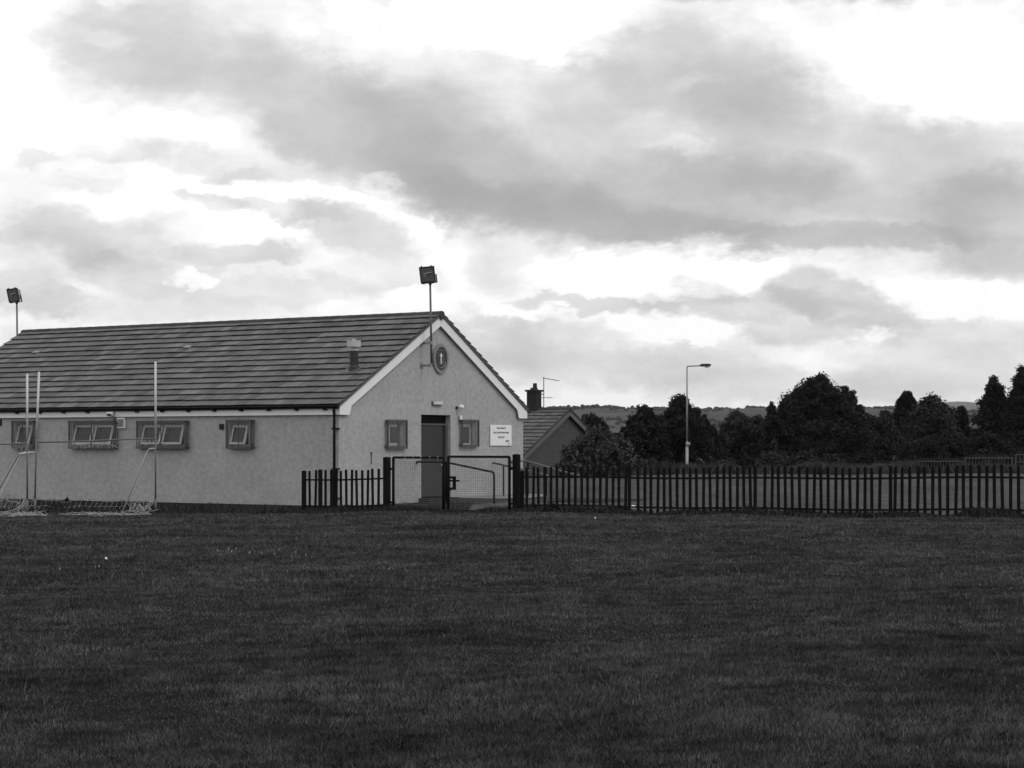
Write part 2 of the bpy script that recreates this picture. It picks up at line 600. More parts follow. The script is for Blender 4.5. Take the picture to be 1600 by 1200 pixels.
def grid_mesh(name, xs, ys, zf, m):
    X, Y = np.meshgrid(xs, ys)
    Z = zf(X, Y)
    nx, ny = len(xs), len(ys)
    V = np.stack([X, Y, Z], -1).reshape(-1, 3)
    i = np.arange(ny - 1)[:, None] * nx + np.arange(nx - 1)[None, :]
    Q = np.stack([i, i + 1, i + nx + 1, i + nx], -1).reshape(-1, 4)
    me = bpy.data.meshes.new(name)
    me.vertices.add(len(V))
    me.vertices.foreach_set('co', V.astype(np.float32).ravel())
    me.loops.add(Q.size)
    me.loops.foreach_set('vertex_index', Q.astype(np.int32).ravel())
    me.polygons.add(len(Q))
    me.polygons.foreach_set('loop_start', np.arange(0, Q.size, 4, dtype=np.int32))
    me.polygons.foreach_set('loop_total', np.full(len(Q), 4, dtype=np.int32))
    me.polygons.foreach_set('use_smooth', np.ones(len(Q), dtype=bool))
    me.materials.append(m)
    me.update(calc_edges=True)
    return link(bpy.data.objects.new(name, me))


gx = np.concatenate([-np.geomspace(9500, 41, 26), np.linspace(-40, 40, 161), np.geomspace(41, 9500, 26)])
gy = np.concatenate([np.array([-400, -200, -100, -60, -30, -15]), np.linspace(-8, 130, 277), np.geomspace(132, 10500, 40)])
structure(grid_mesh('ground', gx, gy, hgt, M['soil']))

# fence line: parallel to the long wall of the hall
FD = Vector((0.8436, -0.5370))
F0 = Vector(((472 - CX) / F * 46.3, 46.3))


def fence_t(px):
    k = (px - CX) / F
    return (k * F0.y - F0.x) / (FD.x - k * FD.y)


def fence_pt(t):
    p = F0 + FD * t
    return Vector((p.x, p.y, hz(p.x, p.y)))


# gravel yard behind the fence: strip from just behind the fence line to the far edge of the yard
nu, nv = 90, 120
Vy, Fy = [], []
for a in range(nu + 1):
    t = -1.5 + (44 - -1.5) * a / nu
    p0 = F0 + FD * t + Vector((0.12, 0.19))
    x1 = -2 + 42 * a / nu
    for b in range(nv + 1):
        s = (b / nv) ** 1.6
        x = p0.x + (x1 - p0.x) * s
        y = p0.y + (91.5 + 1.2 * math.sin(x1 * 0.9) - p0.y) * s
        Vy.append((x, y, hz(x, y) + 0.012))
for a in range(nu):
    for b in range(nv):
        i = a * (nv + 1) + b
        Fy.append((i, i + nv + 1, i + nv + 2, i + 1))
yd = MB()
yd.v, yd.f = Vy, Fy
structure(yd.build('yard', M['gravel'], smooth=True))

# ------------------------------------------------------------------ the hall
CPX, CY0 = 529.0, 50.0
C = Vector(((CPX - CX) / F * CY0, CY0, 0))
D2 = Vector((0.5370, 0.8436))          # along the gable (local x)
D1 = Vector((-0.8436, 0.5370))         # along the long wall (local y)
ROT = math.atan2(D2.y, D2.x)
W, L = 9.03, 16.3
AX = 4.56                              # ridge position across the gable


def on_side(px, x=0.0):
    """local y on the plane local-x = x seen at photo column px, and its depth"""
    k = (px - CX) / F
    b = Vector((C.x, C.y)) + D2 * x
    t = (k * b.y - b.x) / (D1.x - k * D1.y)
    return t, (b + D1 * t).y


def on_gable(px, y=0.0):
    k = (px - CX) / F
    b = Vector((C.x, C.y)) + D1 * y
    t = (k * b.y - b.x) / (D2.x - k * D2.y)
    return t, (b + D2 * t).y


def zz(py, Y):
    return EYE - (py - HY) / F * Y


def loc2w(x, y, z=0.0):
    p = Vector((C.x, C.y)) + D2 * x + D1 * y
    return Vector((p.x, p.y, z))


hall = thing('village_hall', 'long pale rendered hall with dark tiled roof and white bargeboards, door in its gable', 'building', C, ROT)


def holed(mb, u0, u1, z0, z1, holes, mk, depth):
    """rectangular wall sheet with rectangular holes and their reveals; mk(u, z, d) gives the point d behind the face"""
    us = sorted({u0, u1} | {h[0] for h in holes} | {h[1] for h in holes})
    zs = sorted({z0, z1} | {h[2] for h in holes} | {h[3] for h in holes})
    for a, b in zip(us, us[1:]):
        for c, d in zip(zs, zs[1:]):
            cu, cz = (a + b) / 2, (c + d) / 2
            if any(h[0] < cu < h[1] and h[2] < cz < h[3] for h in holes):
                continue
            mb.add([mk(a, c, 0), mk(b, c, 0), mk(b, d, 0), mk(a, d, 0)], [(0, 1, 2, 3)])
    for (a, b, c, d) in holes:
        for (p, q) in (((a, c), (b, c)), ((b, c), (b, d)), ((b, d), (a, d)), ((a, d), (a, c))):
            mb.add([mk(*p, 0), mk(*q, 0), mk(*q, depth), mk(*p, depth)], [(0, 1, 2, 3)])


EAVE = 2.383
side_win = [(27, 51, 18, 53), (116, 178, 107, 180), (222, 288, 213, 291), (361, 388, 353, 393)]
holes_s = []
for (a, b, c0, c1) in side_win:
    ua, Ya = on_side(a)
    ub, Yb = on_side(b)
    Ym = (Ya + Yb) / 2
    holes_s.append((ub, ua, zz(697, Ym), zz(663, Ym)))
# one more window beyond the left edge of the photo
holes_s.append((12.9, 13.9, 1.55, 2.2))
gab_win = [(607.5, 625.5, 605.5, 636.5), (722.5, 738.5, 721.5, 748.5)]
holes_g = []
for (a, b, c0, c1) in gab_win:
    va, Ya = on_gable(a)
    vb, Yb = on_gable(b)
    Ym = (Ya + Yb) / 2
    holes_g.append((va, vb, zz(697.0, Ym), zz(662.0, Ym)))
dva, Yd = on_gable(658)
dvb, _ = on_gable(704)
DOOR = (dva, dvb, 0.12, zz(648, Yd + 0.3))
holes_g.append(DOOR)
wl = MB()
holed(wl, 0, L, -0.4, EAVE + 0.15, holes_s, lambda u, z, d: (d, u, z), 0.16)
holed(wl, 0, W, -0.4, EAVE + 0.15, holes_g, lambda u, z, d: (u, d, z), 0.2)
GZ = 5.12
wl.add([(0, 0, EAVE + 0.15), (W, 0, EAVE + 0.15), (AX, 0, GZ)], [(0, 1, 2)])
wl.add([(0, L, -0.4), (W, L, -0.4), (W, L, EAVE + 0.15), (AX, L, GZ), (0, L, EAVE + 0.15)], [(0, 1, 2, 3, 4)])
wl.add([(W, 0, -0.4), (W, L, -0.4), (W, L, EAVE + 0.15), (W, 0, EAVE + 0.15)], [(0, 1, 2, 3)])
wl.build('wall', M['render'], hall)
pn = MB()
pn.box((-0.012, -0.012, -0.5), (-0.001, L, 0.0))
pn.box((-0.001, -0.012, -0.5), (on_gable(700)[0], -0.001, 0.0))
pn.build('plinth', M['plinth'], hall)

# roof: courses of tiles, each lapping the one below with an open shadow gap at its edge
OV = 0.13                               # verge overhang
RIDGE = 5.26


def roof_slope(x_e, z_e, x_r, z_r, y0, y1, n, lift, thick, name, m, parent):
    e, r = Vector((x_e, 0, z_e)), Vector((x_r, 0, z_r))
    d = (r - e)
    Ls = d.length
    d.normalize()
    nrm = Vector((-d.z, 0, d.x)) if d.x > 0 else Vector((d.z, 0, -d.x))
    g = Ls / n
    vs, fs, uvs = [], [], []

    def quadprism(p4, s0, s1, ya, yb, u0=None):
        o = len(vs)
        for yy in (ya, yb):
            for p in p4:
                vs.append((p.x, yy, p.z))
        fl = [(0, 1, 5, 4), (1, 2, 6, 5), (2, 3, 7, 6), (3, 0, 4, 7), (3, 2, 1, 0), (4, 5, 6, 7)]
        ss = (s0, s1, s1, s0)
        for f in fl:
            fs.append(tuple(i + o for i in f))
            uvs.append([((ya if i < 4 else yb), ss[i % 4]) for i in f])
    tw = 0.32
    for i in range(n):
        ya = y0
        first = tw * (0.5 if i % 2 else 1.0)
        wob = random.uniform(-0.004, 0.004)
        while ya < y1 - 1e-6:
            yb = min(ya + first, y1)
            if y1 - yb < 0.06:
                yb = y1
            first = tw
            sj = random.uniform(-0.006, 0.006) + wob
            j = random.uniform(-0.005, 0.005)
            s0, s1 = i * g + sj, min((i + 1) * g + 0.17, Ls)
            p0 = e + d * s0 + nrm * (lift + j)
            p1 = e + d * s1 + nrm * (0.012 + thick)
            p2 = e + d * s1 + nrm * 0.012
            p3 = e + d * s0 + nrm * (lift - thick + j)
            quadprism([p0, p1, p2, p3], i * g + 0.001, i * g + g * 0.999, ya + 0.0015, yb - 0.0015)
            ya = yb
    # boarding underneath
    quadprism([e + d * 0.03 + nrm * 0.0, r + nrm * 0.0, r - nrm * 0.03, e + d * 0.03 - nrm * 0.03], 0, Ls, y0, y1)
    me = bpy.data.meshes.new(name)
    me.from_pydata(vs, [], fs)
    ul = me.uv_layers.new(name='UVMap')
    k = 0
    for f in uvs:
        for q in f:
            ul.data[k].uv = q
            k += 1
    me.materials.append(m)
    me.update()
    o = bpy.data.objects.new(name, me)
    return link(o, parent), g


XE, ZE = -0.16, 2.60
rf, gauge = roof_slope(XE, ZE, AX, RIDGE, -OV, L + OV, 16, 0.088, 0.013, 'roof', M['tiles'], hall)
roof_slope(W + 0.16, ZE, AX, RIDGE, -OV, L + OV, 16, 0.088, 0.013, 'roof', M['tiles'], hall)
rt = MB()
y = -OV - 0.01
while y < L + OV:
    y2 = min(y + 0.45, L + OV + 0.01)
    rt.tube([(AX, y, RIDGE - 0.035), (AX, y2 + 0.03, RIDGE - 0.035)], 0.125, 12, 0.118)
    y = y2
rt.build('ridge_tiles', M['tiles'], rf, smooth=False)
# pointed verge under the tile ends of the gables
for yv in (-OV + 0.012, L + OV - 0.03):
    for sgn in (0, 1):
        fx = lambda x: x if sgn == 0 else W - x
        axx = AX if sgn == 0 else W - AX
        ed = Vector((axx - XE, 0, RIDGE - ZE)).normalized()
        en = Vector((-ed.z, 0, ed.x))
        q0, q1 = Vector((XE, 0, ZE)) + ed * 0.06, Vector((axx, 0, RIDGE)) - ed * 0.03
        poly = [q0 - en * 0.035, q1 - en * 0.035, q1 + en * 0.03, q0 + en * 0.03]
        vm = MB()
        vm.prism([Vector((fx(p.x), yv, p.z)) for p in poly], (0, 0.018, 0))
        vm.build('verge', M['galv_dark'], rf)
# slope helpers for things on the near slope
SD = Vector((AX - XE, 0, RIDGE - ZE)).normalized()


def on_slope(px, py):
    """local point of the near slope seen at a photo pixel"""
    o = Vector((0, 0, EYE)) - C
    ol = Vector((o.x * D2.x + o.y * D2.y, o.x * D1.x + o.y * D1.y, o.z))
    dw = Vector(((px - CX) / F, 1, -(py - HY) / F))
    dl = Vector((dw.x * D2.x + dw.y * D2.y, dw.x * D1.x + dw.y * D1.y, dw.z))
    nn = Vector((-SD.z, 0, SD.x))
    t = (Vector((XE, 0, ZE)) + nn * 0.05 - ol).dot(nn) / dl.dot(nn)
    return ol + dl * t


for (a, b) in ((62, 551), (299, 543)):
    q = on_slope(a, b)
    vt = MB()
    nn = Vector((-SD.z, 0, SD.x))
    vt.prism([q + nn * 0.0 - SD * 0.12, q + nn * 0.075 - SD * 0.12, q + nn * 0.01 + SD * 0.16], (0, 0.22, 0))
    vt.build('vent_tile', M['galv'], rf)

# flue
q = on_slope(553, 577)
fl = MB()
fl.tube([(q.x, q.y, q.z - 0.1), (q.x, q.y, q.z + 0.06), (q.x, q.y, q.z + 0.10)], 0.17, 20, 0.125)
fl.tube([(q.x, q.y, q.z + 0.08), (q.x, q.y, q.z + 0.52)], 0.115, 20)
flo = fl.build('flue', M['dark_metal'], hall, smooth=False)
fc = MB()
fc.tube([(q.x, q.y, q.z + 0.50), (q.x, q.y, q.z + 0.545)], 0.135, 20)
fc.tube([(q.x, q.y, q.z + 0.545), (q.x, q.y, q.z + 0.60)], 0.07, 12)
fc.tube([(q.x, q.y, q.z + 0.60), (q.x, q.y, q.z + 0.77)], 0.19, 20)
fc.tube([(q.x, q.y, q.z + 0.77), (q.x, q.y, q.z + 0.82)], 0.05, 10)
fc.build('flue_cap', M['galv_light'], flo)
fb = MB()
nn = Vector((-SD.z, 0, SD.x))
for dy in (-0.2,):
    fb.prism([q - SD * 0.24 + nn * 0.02 + Vector((0, -0.24, 0)), q - SD * 0.24 + nn * 0.02 + Vector((0, 0.24, 0)), q + SD * 0.22 + nn * 0.02 + Vector((0, 0.24, 0)), q + SD * 0.22 + nn * 0.02 + Vector((0, -0.24, 0))], nn * 0.012)
fb.bar(q - SD * 0.25 + nn * 0.035 + Vector((0, -0.25, 0)), q - SD * 0.25 + nn * 0.035 + Vector((0, 0.25, 0)), 0.02)
fb.build('flashing', M['galv_dark'], flo)

# fascia, soffit, gutters
fa = MB()
fa.box((-0.09, 0.0 - 0.09, EAVE), (-0.06, L + 0.07, 2.585))
fa.box((-0.06, 0.0 - 0.06, EAVE + 0.01), (-0.001, L + 0.05, EAVE + 0.03))
fa.build('fascia', M['white_board'], hall)
fa = MB()
fa.box((W + 0.06, -0.06, EAVE), (W + 0.09, L + 0.07, 2.585))
fa.box((W + 0.001, -0.06, EAVE + 0.01), (W + 0.06, L + 0.05, EAVE + 0.03))
fa.build('fascia', M['white_board'], hall)
for xg in (-0.155, W + 0.155):
    gt = MB()
    prof = [(0.062 * math.cos(a), 0.07 * math.sin(a)) for a in np.linspace(math.pi, 2 * math.pi, 9)]
    inner = [(0.052 * math.cos(a), 0.058 * math.sin(a)) for a in np.linspace(2 * math.pi, math.pi, 9)]
    poly = [Vector((xg + p[0], -0.12, 2.612 + p[1])) for p in prof + inner]
    n = len(poly)
    vs = poly + [p + Vector((0, L + 0.24, 0)) for p in poly]
    fs = [(k, (k + 1) % n, (k + 1) % n + n, k + n) for k in range(n)]
    gt.add(vs, fs)
    gt.add([Vector((xg + p[0], -0.12, 2.612 + p[1])) for p in prof], [tuple(range(len(prof)))])
    sgn = 1 if xg < 0 else -1
    for yb in np.arange(0.35, L, 0.95):
        gt.box((min(xg, xg + sgn * 0.07) - 0.004, yb - 0.05, 2.50), (max(xg, xg + sgn * 0.07), yb + 0.05, 2.56))
    gt.build('gutter', M['gutter'], hall)
yp, _ = on_side(523.4, -0.10)
dp = MB()
dp.tube([(-0.155, yp, 2.56), (-0.155, yp, 2.50), (-0.13, yp, 2.36), (-0.13, yp, -0.25)], 0.036, 12)
dp.build('downpipe', M['gutter'], hall, smooth=True)
for zc in (2.02, 0.97, 0.2):
    dk = MB()
    dk.box((-0.18, yp - 0.085, zc - 0.025), (-0.002, yp + 0.05, zc + 0.025))
    dk.build('pipe_clip', M['gutter'], hall)

# bargeboards with boxed feet, front and back
for yb in (-0.09, L + 0.065):
    for side in (0, 1):
        def X(x):
            return x if side == 0 else W - x
        ax = AX if side == 0 else W - AX
        e0 = Vector((XE, ZE))
        sl_ = (RIDGE - ZE) / (ax - XE)
        zt = lambda x: ZE - 0.045 + sl_ * (x - XE)
        pts = [(-0.09, EAVE), (0.36, EAVE), (0.45, zt(0.45) - 0.27), (ax - 0.004, zt(ax) - 0.29), (ax - 0.004, zt(ax)), (0.10, zt(0.10)), (-0.09, 2.60)]
        poly = [Vector((X(x), yb, z)) for x, z in pts]
        if side:
            poly.reverse()
        b = MB()
        b.prism(poly, (0, 0.025, 0))
        b.build('bargeboard', M['white_board'], hall)

# windows: opening sash tilted out at the bottom, behind a welded guard


def guard(u0, u1, z0, z1, d, mk, parent):
    fr = MB()
    t = 0.045

    def P3(u, z, o):
        return Vector(mk(u, z, o))
    for (a, b, wd) in (((u0, z0 + t / 2), (u1, z0 + t / 2), t * 1.6), ((u0, z1 - t / 2), (u1, z1 - t / 2), t * 1.3), ((u0 + t / 2, z0), (u0 + t / 2, z1), t), ((u1 - t / 2, z0), (u1 - t / 2, z1), t)):
        fr.bar(P3(*a, -d), P3(*b, -d), t * 0.7, wd) if a[1] == b[1] else fr.bar(P3(*a, -d), P3(*b, -d), wd, t * 0.7)
    um = (u0 + u1) / 2
    fr.bar(P3(um, z0, -d - 0.01), P3(um, z1 + 0.03, -d - 0.01), 0.016)
    for (a, b) in ((u0 + 0.02, z0 + 0.02), (u1 - 0.02, z0 + 0.02), (u0 + 0.02, z1 - 0.02), (u1 - 0.02, z1 - 0.02)):
        fr.bar(P3(a, b, 0.0), P3(a, b, -d), 0.03)
    for zl in (z0 + 0.13 * (z1 - z0), z0 + 0.9 * (z1 - z0)):
        fr.bar(P3(u0 - 0.04, zl, -d * 0.7), P3(u0 + 0.02, zl, -d * 0.7), 0.04)
    fr.build('guard_frame', M['guard_steel'], parent)
    ms = MB()
    pitch, wd = 0.05, 0.006
    for u in np.arange(u0 + pitch, u1 - 0.02, pitch):
        ms.bar(P3(u, z0, -d), P3(u, z1, -d), wd)
        ms.bar(P3(u, z0 + 0.01, 0), P3(u, z0 + 0.01, -d), wd * 1.6)
        ms.bar(P3(u, z1 - 0.01, 0), P3(u, z1 - 0.01, -d), wd * 1.6)
    for z in np.arange(z0 + pitch, z1 - 0.02, pitch):
        ms.bar(P3(u0, z, -d), P3(u1, z, -d), wd)
        for u in (u0 + 0.01, u1 - 0.01):
            ms.bar(P3(u, z, 0), P3(u, z, -d), wd * 1.6)
    for o in np.arange(0.04, d, 0.04):
        for u in (u0 + 0.01, u1 - 0.01):
            ms.bar(P3(u, z0, -o), P3(u, z1, -o), wd * 1.6)
        for z in (z0 + 0.01, z1 - 0.01):
            ms.bar(P3(u0, z, -o), P3(u1, z, -o), wd * 1.6)
    ms.build('guard_mesh', M['guard_grey'], parent)


def frame_bars(mb, M4, w_, h_, t, d):
    """a rectangular frame, local x across, z up, origin at top centre"""
    for (cx, cz, sx, sz) in ((0, -t / 2, w_, t), (0, -h_ + t / 2, w_, t), (-w_ / 2 + t / 2, -h_ / 2, t, h_ - 2 * t), (w_ / 2 - t / 2, -h_ / 2, t, h_ - 2 * t)):
        mb.mbox(M4 @ Matrix.Translation((cx, 0, cz)), (sx, d, sz))


def window(u0, u1, z0, z1, n, mk, rotm, g, tilt):
    """n lights in the opening; mk maps (u, z, depth); rotm is the 3x3 turning local (along, out, up)"""
    wd = MB()
    t = 0.05
    cw = (u1 - u0) / n
    # fixed frame filling the opening
    for (a, b, c, d) in [(u0, u1, z0, z0 + t), (u0, u1, z1 - t, z1)] + [(u, u + t, z0 + t, z1 - t) for u in [u0, u1 - t] + [u0 + cw * i - t / 2 for i in range(1, n)]]:
        p, q = Vector(mk(a, c, 0.07)), Vector(mk(b, d, 0.12))
        wd.box([min(p[i], q[i]) for i in range(3)], [max(p[i], q[i]) for i in range(3)])
    wo_ = wd.build('window', M['white_plastic'], hall)
    back = MB()
    back.add([mk(u0, z0, 0.155), mk(u1, z0, 0.155), mk(u1, z1, 0.155), mk(u0, z1, 0.155)], [(0, 1, 2, 3)])
    back.build('dark_interior', M['frame_dark'], wo_)  # near-black sheet standing in for the unlit room behind the glass
    for i in range(n):
        uc = u0 + cw * (i + 0.5)
        hgt_ = z1 - z0 - 0.05
        piv = Vector(mk(uc, z1 - 0.03, 0.06))
        M4 = Matrix.Translation(piv) @ rotm.to_4x4() @ Matrix.Rotation(tilt, 4, 'X')
        sb = MB()
        frame_bars(sb, M4, cw - 0.07, hgt_, 0.06, 0.045)
        s_ = sb.build('sash', M['white_plastic'], wo_)
        gb = MB()
        gb.mbox(M4 @ Matrix.Translation((0, 0, -hgt_ / 2)), (cw - 0.18, 0.012, hgt_ - 0.11))
        gb.build('pane', M['glass_dark'], wo_)
    if g:
        guard(*g, mk, wo_)


mk_s = lambda u, z, d: (d, u, z)
mk_g = lambda u, z, d: (u, d, z)
# local frames: sash x along the wall, y outward, z up
rot_s = Matrix(((0, -1, 0), (-1, 0, 0), (0, 0, 1)))       # y_local -> -x (outward)
rot_s = Matrix(((0, -1, 0), (1, 0, 0), (0, 0, 1)))
rot_g = Matrix(((-1, 0, 0), (0, -1, 0), (0, 0, 1)))
DG = 0.15
DGG = 0.09
for i, (a, b, c0, c1) in enumerate(side_win):
    h = holes_s[i]
    ga, Y0 = on_side(c0, -DG)
    gb_, Y1 = on_side(c1, -DG)
    Ym = (Y0 + Y1) / 2
    g = (gb_, ga, zz(700.5, Ym), zz(657.5 if i < 3 else 656.0, Ym), DG)
    window(h[0], h[1], h[2], h[3], 2 if i in (1, 2) else 1, mk_s, rot_s, g, R(17))
window(*holes_s[4], 1, mk_s, rot_s, None, 0.0)
for i, (a, b, c0, c1) in enumerate(gab_win):
    h = holes_g[i]
    ga, Y0 = on_gable(c0, -DGG)
    gb_, Y1 = on_gable(c1, -DGG)
    Ym = (Y0 + Y1) / 2
    g = (ga, gb_, zz(700.3 - 2.6 * i, Ym), zz(656.1, Ym), DGG)
    window(h[0], h[1], h[2], h[3], 1, mk_g, rot_g, g, 0.0)

# door
dr = MB()
du0, du1, dz0, dz1 = DOOR

dr.box((du0, 0.10, dz0), (du0 + 0.05, 0.19, dz1 - 0.24))
dr.box((du1 - 0.10, 0.10, dz0), (du1, 0.19, dz1 - 0.24))
dr.box((du0 + 0.05, 0.10, dz1 - 0.29), (du1 - 0.10, 0.169, dz1 - 0.24))
dfo = dr.build('door_frame', M['guard_steel'], hall)
tp = MB()
tp.box((du0 + 0.001, 0.17, dz1 - 0.24), (du1 - 0.001, 0.199, dz1 - 0.001))
tp.build('door_transom', M['black_paint'], dfo)
dl = MB()
dl.box((du0 + 0.055, 0.13, dz0 + 0.03), (du1 - 0.21, 0.175, dz1 - 0.295))
dlo = dl.build('door', M['door_paint'], hall, bevel=0.006)
d2 = MB()
d2.box((du1 - 0.20, 0.135, dz0 + 0.03), (du1 - 0.105, 0.175, dz1 - 0.295))
d2.build('door_side_panel', M['frame_dark'], dfo)
kb = MB()
kb.tube([(du1 - 0.29, 0.13, 1.02), (du1 - 0.29, 0.095, 1.02)], 0.022, 10)
kb.build('door_knob', M['reflector'], dlo, smooth=True)
kb = MB()
kb.tube([(du1 - 0.29, 0.13, 0.86), (du1 - 0.29, 0.10, 0.86)], 0.016, 10)
kb.build('lock', M['dark_metal'], dlo, smooth=True)
stp = MB()
stp.box((du0 - 0.12, -0.35, -0.2), (du1 + 0.05, 0.2, DOOR[2]))
stp.build('doorstep', M['plinth'], hall, bevel=0.01)

# air bricks
for (a, b, c, d) in ((343.5, 350, 662.5, 671), (-5, 3.0, 655, 665)):
    ua, Y = on_side(a)
    ub, _ = on_side(b)
    v = MB()
    v.box((-0.03, ub, zz(d, Y)), (0.02, ua, zz(c, Y)))
    for z in np.linspace(zz(d, Y) + 0.02, zz(c, Y) - 0.02, 5):
        v.box((-0.04, ub + 0.01, z - 0.006), (-0.03, ua - 0.01, z + 0.006))
    v.build('air_vent', M['frame_dark'], hall)

# ---------------- things fixed to the hall
ua, Y = on_side(194.5, -0.08)
ub, _ = on_side(182, -0.08)
al = thing('alarm_box', 'pale square alarm box high on the long wall under the fascia', 'alarm box', loc2w(0, (ua + ub) / 2, zz(661, Y)), ROT)
wdt = abs(ub - ua)
hb = 16.5 / F * Y
a = MB()
a.box((-0.08, -wdt / 2, -hb / 2), (-0.002, wdt / 2, hb / 2))
a.build('cover', M['white_plastic'], al, bevel=0.012)
a = MB()
a.box((-0.086, -wdt / 2 + 0.035, -hb / 2 + 0.035), (-0.081, wdt / 2 - 0.035, hb / 2 - 0.035))
a.build('front_panel', M['crest_ring'], al)
a = MB()
a.tube([(-0.09, -wdt * 0.22, 0.05), (-0.085, -wdt * 0.22, 0.05)], 0.018, 8)
a.build('lens', M['ink'], al)
a = MB()
a.tube([(-0.09, -wdt * 0.05, -0.03), (-0.085, -wdt * 0.05, -0.03)], 0.018, 8)
a.build('lens', M['ink'], al)

us, Y = on_side(174.5, -0.15)
sc = thing('security_light', 'small white floodlight with sensor under the fascia beside the alarm box', 'light', loc2w(0, us, zz(650, Y)), ROT)
a = MB()
a.mbox(Matrix.Translation((-0.17, 0.03, 0.06)) @ Matrix.Rotation(R(-28), 4, 'Y'), (0.12, 0.2, 0.10))
a.build('lamp_head', M['white_plastic'], sc, bevel=0.01)
a = MB()
a.mbox(Matrix.Translation((-0.225, 0.03, 0.035)) @ Matrix.Rotation(R(-28), 4, 'Y'), (0.01, 0.16, 0.075))
a.build('lamp_glass', M['lamp_glass'], sc)
a = MB()
a.box((-0.04, -0.05, -0.06), (-0.002, 0.05, 0.05))
a.bar((-0.03, 0, 0.02), (-0.15, 0.03, 0.05), 0.03)
a.tube([(-0.05, -0.02, -0.06), (-0.08, -0.02, -0.10)], 0.035, 10)
a.build('bracket', M['galv'], sc)

vg, Y = on_gable(677, -0.05)
vg2, _ = on_gable(691, -0.05)
bl = thing('bulkhead_light', 'white bulkhead light on the gable above the door', 'light', loc2w((vg + vg2) / 2, 0, zz(630, Y)), ROT)
a = MB()
ww = (vg2 - vg)
a.box((-ww / 2, -0.09, -0.045), (ww / 2, -0.03, 0.05))
a.build('diffuser', M['post_white'], bl, bevel=0.02)
a = MB()
a.box((-ww / 2 - 0.015, -0.03, -0.055), (ww / 2 + 0.015, -0.002, 0.06))
a.build('back_plate', M['galv_dark'], bl)

vg, Y = on_gable(722, -0.15)
cm = thing('security_camera', 'small round white camera on a bracket to the right above the door', 'camera', loc2w(vg - 0.03, 0, zz(636, Y)), ROT)
a = MB()
for (z, r) in ((0, 1),):
    pts = [(0.0, -0.13, 0.0 + 0.075 * math.cos(t)) for t in np.linspace(math.pi, 0, 9)]
rings = 8
vs, fs = [], []
for i in range(rings + 1):
    t = math.pi * i / rings
    for k in range(14):
        p = 2 * math.pi * k / 14
        vs.append((0.085 * math.sin(t) * math.cos(p), -0.14 + 0.085 * math.sin(t) * math.sin(p), 0.07 * math.cos(t)))
for i in range(rings):
    for k in range(14):
        fs.append((i * 14 + k, i * 14 + (k + 1) % 14, (i + 1) * 14 + (k + 1) % 14, (i + 1) * 14 + k))
a.add(vs, fs)
a.build('housing', M['white_plastic'], cm, smooth=True)
a = MB()
a.bar((-0.05, -0.002, -0.02), (-0.01, -0.10, -0.02), 0.045)
a.box((-0.08, -0.03, -0.05), (-0.01, -0.002, 0.02))
a.build('bracket', M['dark_metal'], cm)
vg, Y = on_gable(719.5, -0.05)
sn = thing('motion_sensor', 'tiny white sensor on the gable beside the right window', 'sensor', loc2w(vg, 0, zz(653, Y)), ROT)
a = MB()
a.box((-0.05, -0.09, -0.06), (0.05, -0.03, 0.06))
a.build('housing', M['white_plastic'], sn, bevel=0.02)
a = MB()
a.box((-0.035, -0.03, -0.04), (0.035, -0.001, 0.04))
a.build('back_plate', M['galv_dark'], sn)

vg, Y = on_gable(581, -0.03)
ov = MB()
ov.tube([(0, -0.02, -0.30), (0, -0.02, 0.0), (0, -0.05, 0.02)], 0.012, 8)
ov.box((-0.025, -0.035, -0.02), (0.025, -0.001, 0.02))
o = ov.build('overflow_pipe', M['galv_dark'])
o.location = loc2w(vg, 0, zz(708, Y))
o.rotation_euler = (0, 0, ROT)
tag(o, 'thin grey pipe low on the gable left of the door', 'pipe')

# sign
v0, Y0 = on_gable(766.2, -0.03)
v1, Y1 = on_gable(799.2, -0.03)
Ys = (Y0 + Y1) / 2
sw, sh = v1 - v0, 32.2 / F * Ys
sg = thing('notice_board', 'white notice with four lines of small print on the gable wall', 'sign', loc2w((v0 + v1) / 2, 0, zz(680.2, Ys)), ROT)
a = MB()
a.box((-sw / 2, -0.035, -sh / 2), (sw / 2, -0.012, sh / 2))
a.box((-sw / 2 + 0.1, -0.012, -sh / 2 + 0.1), (sw / 2 - 0.1, -0.001, sh / 2 - 0.1))
a.build('panel', M['white_board'], sg, bevel=0.004)


def text(body, x, z, size, parent, m, y=-0.0372, align='CENTER', xs=1.0):
    c = bpy.data.curves.new('lettering', 'FONT')
    c.body = body
    c.size = size
    c.align_x = align
    c.align_y = 'CENTER'
    c.extrude = 0.001
    c.offset = size * 0.02
    c.materials.append(m)
    tmp = bpy.data.objects.new('lettering', c)
    COL.objects.link(tmp)
    me = bpy.data.meshes.new_from_object(tmp.evaluated_get(bpy.context.evaluated_depsgraph_get()))
    bpy.data.objects.remove(tmp)
    o = bpy.data.objects.new('lettering', me)
    o.location = (x, y, z)
    o.rotation_euler = (R(90), 0, 0)
    o.scale = (xs, 1, 1)
    return link(o, parent)


text('Project assisted by', 0.0, sh * 0.355, 0.076, sg, M['ink'], xs=0.86)
text('Sports Council Northern Ireland', 0.0, sh * 0.135, 0.076, sg, M['ink'], xs=0.83)
text('Lottery Fund', 0.0, sh * -0.085, 0.076, sg, M['ink'], xs=0.86)
text('sport', sw * 0.30, sh * -0.265, 0.095, sg, M['ink'], xs=1.0)
text('council', sw * 0.36, sh * -0.40, 0.045, sg, M['crest_ring'], xs=1.1)

# crest
vc, Yc = on_gable(688.6, -0.03)
crs = thing('wall_crest', 'round dark crest with a white cross high in the gable', 'crest', loc2w(vc, 0, zz(560.5, Yc)), ROT)


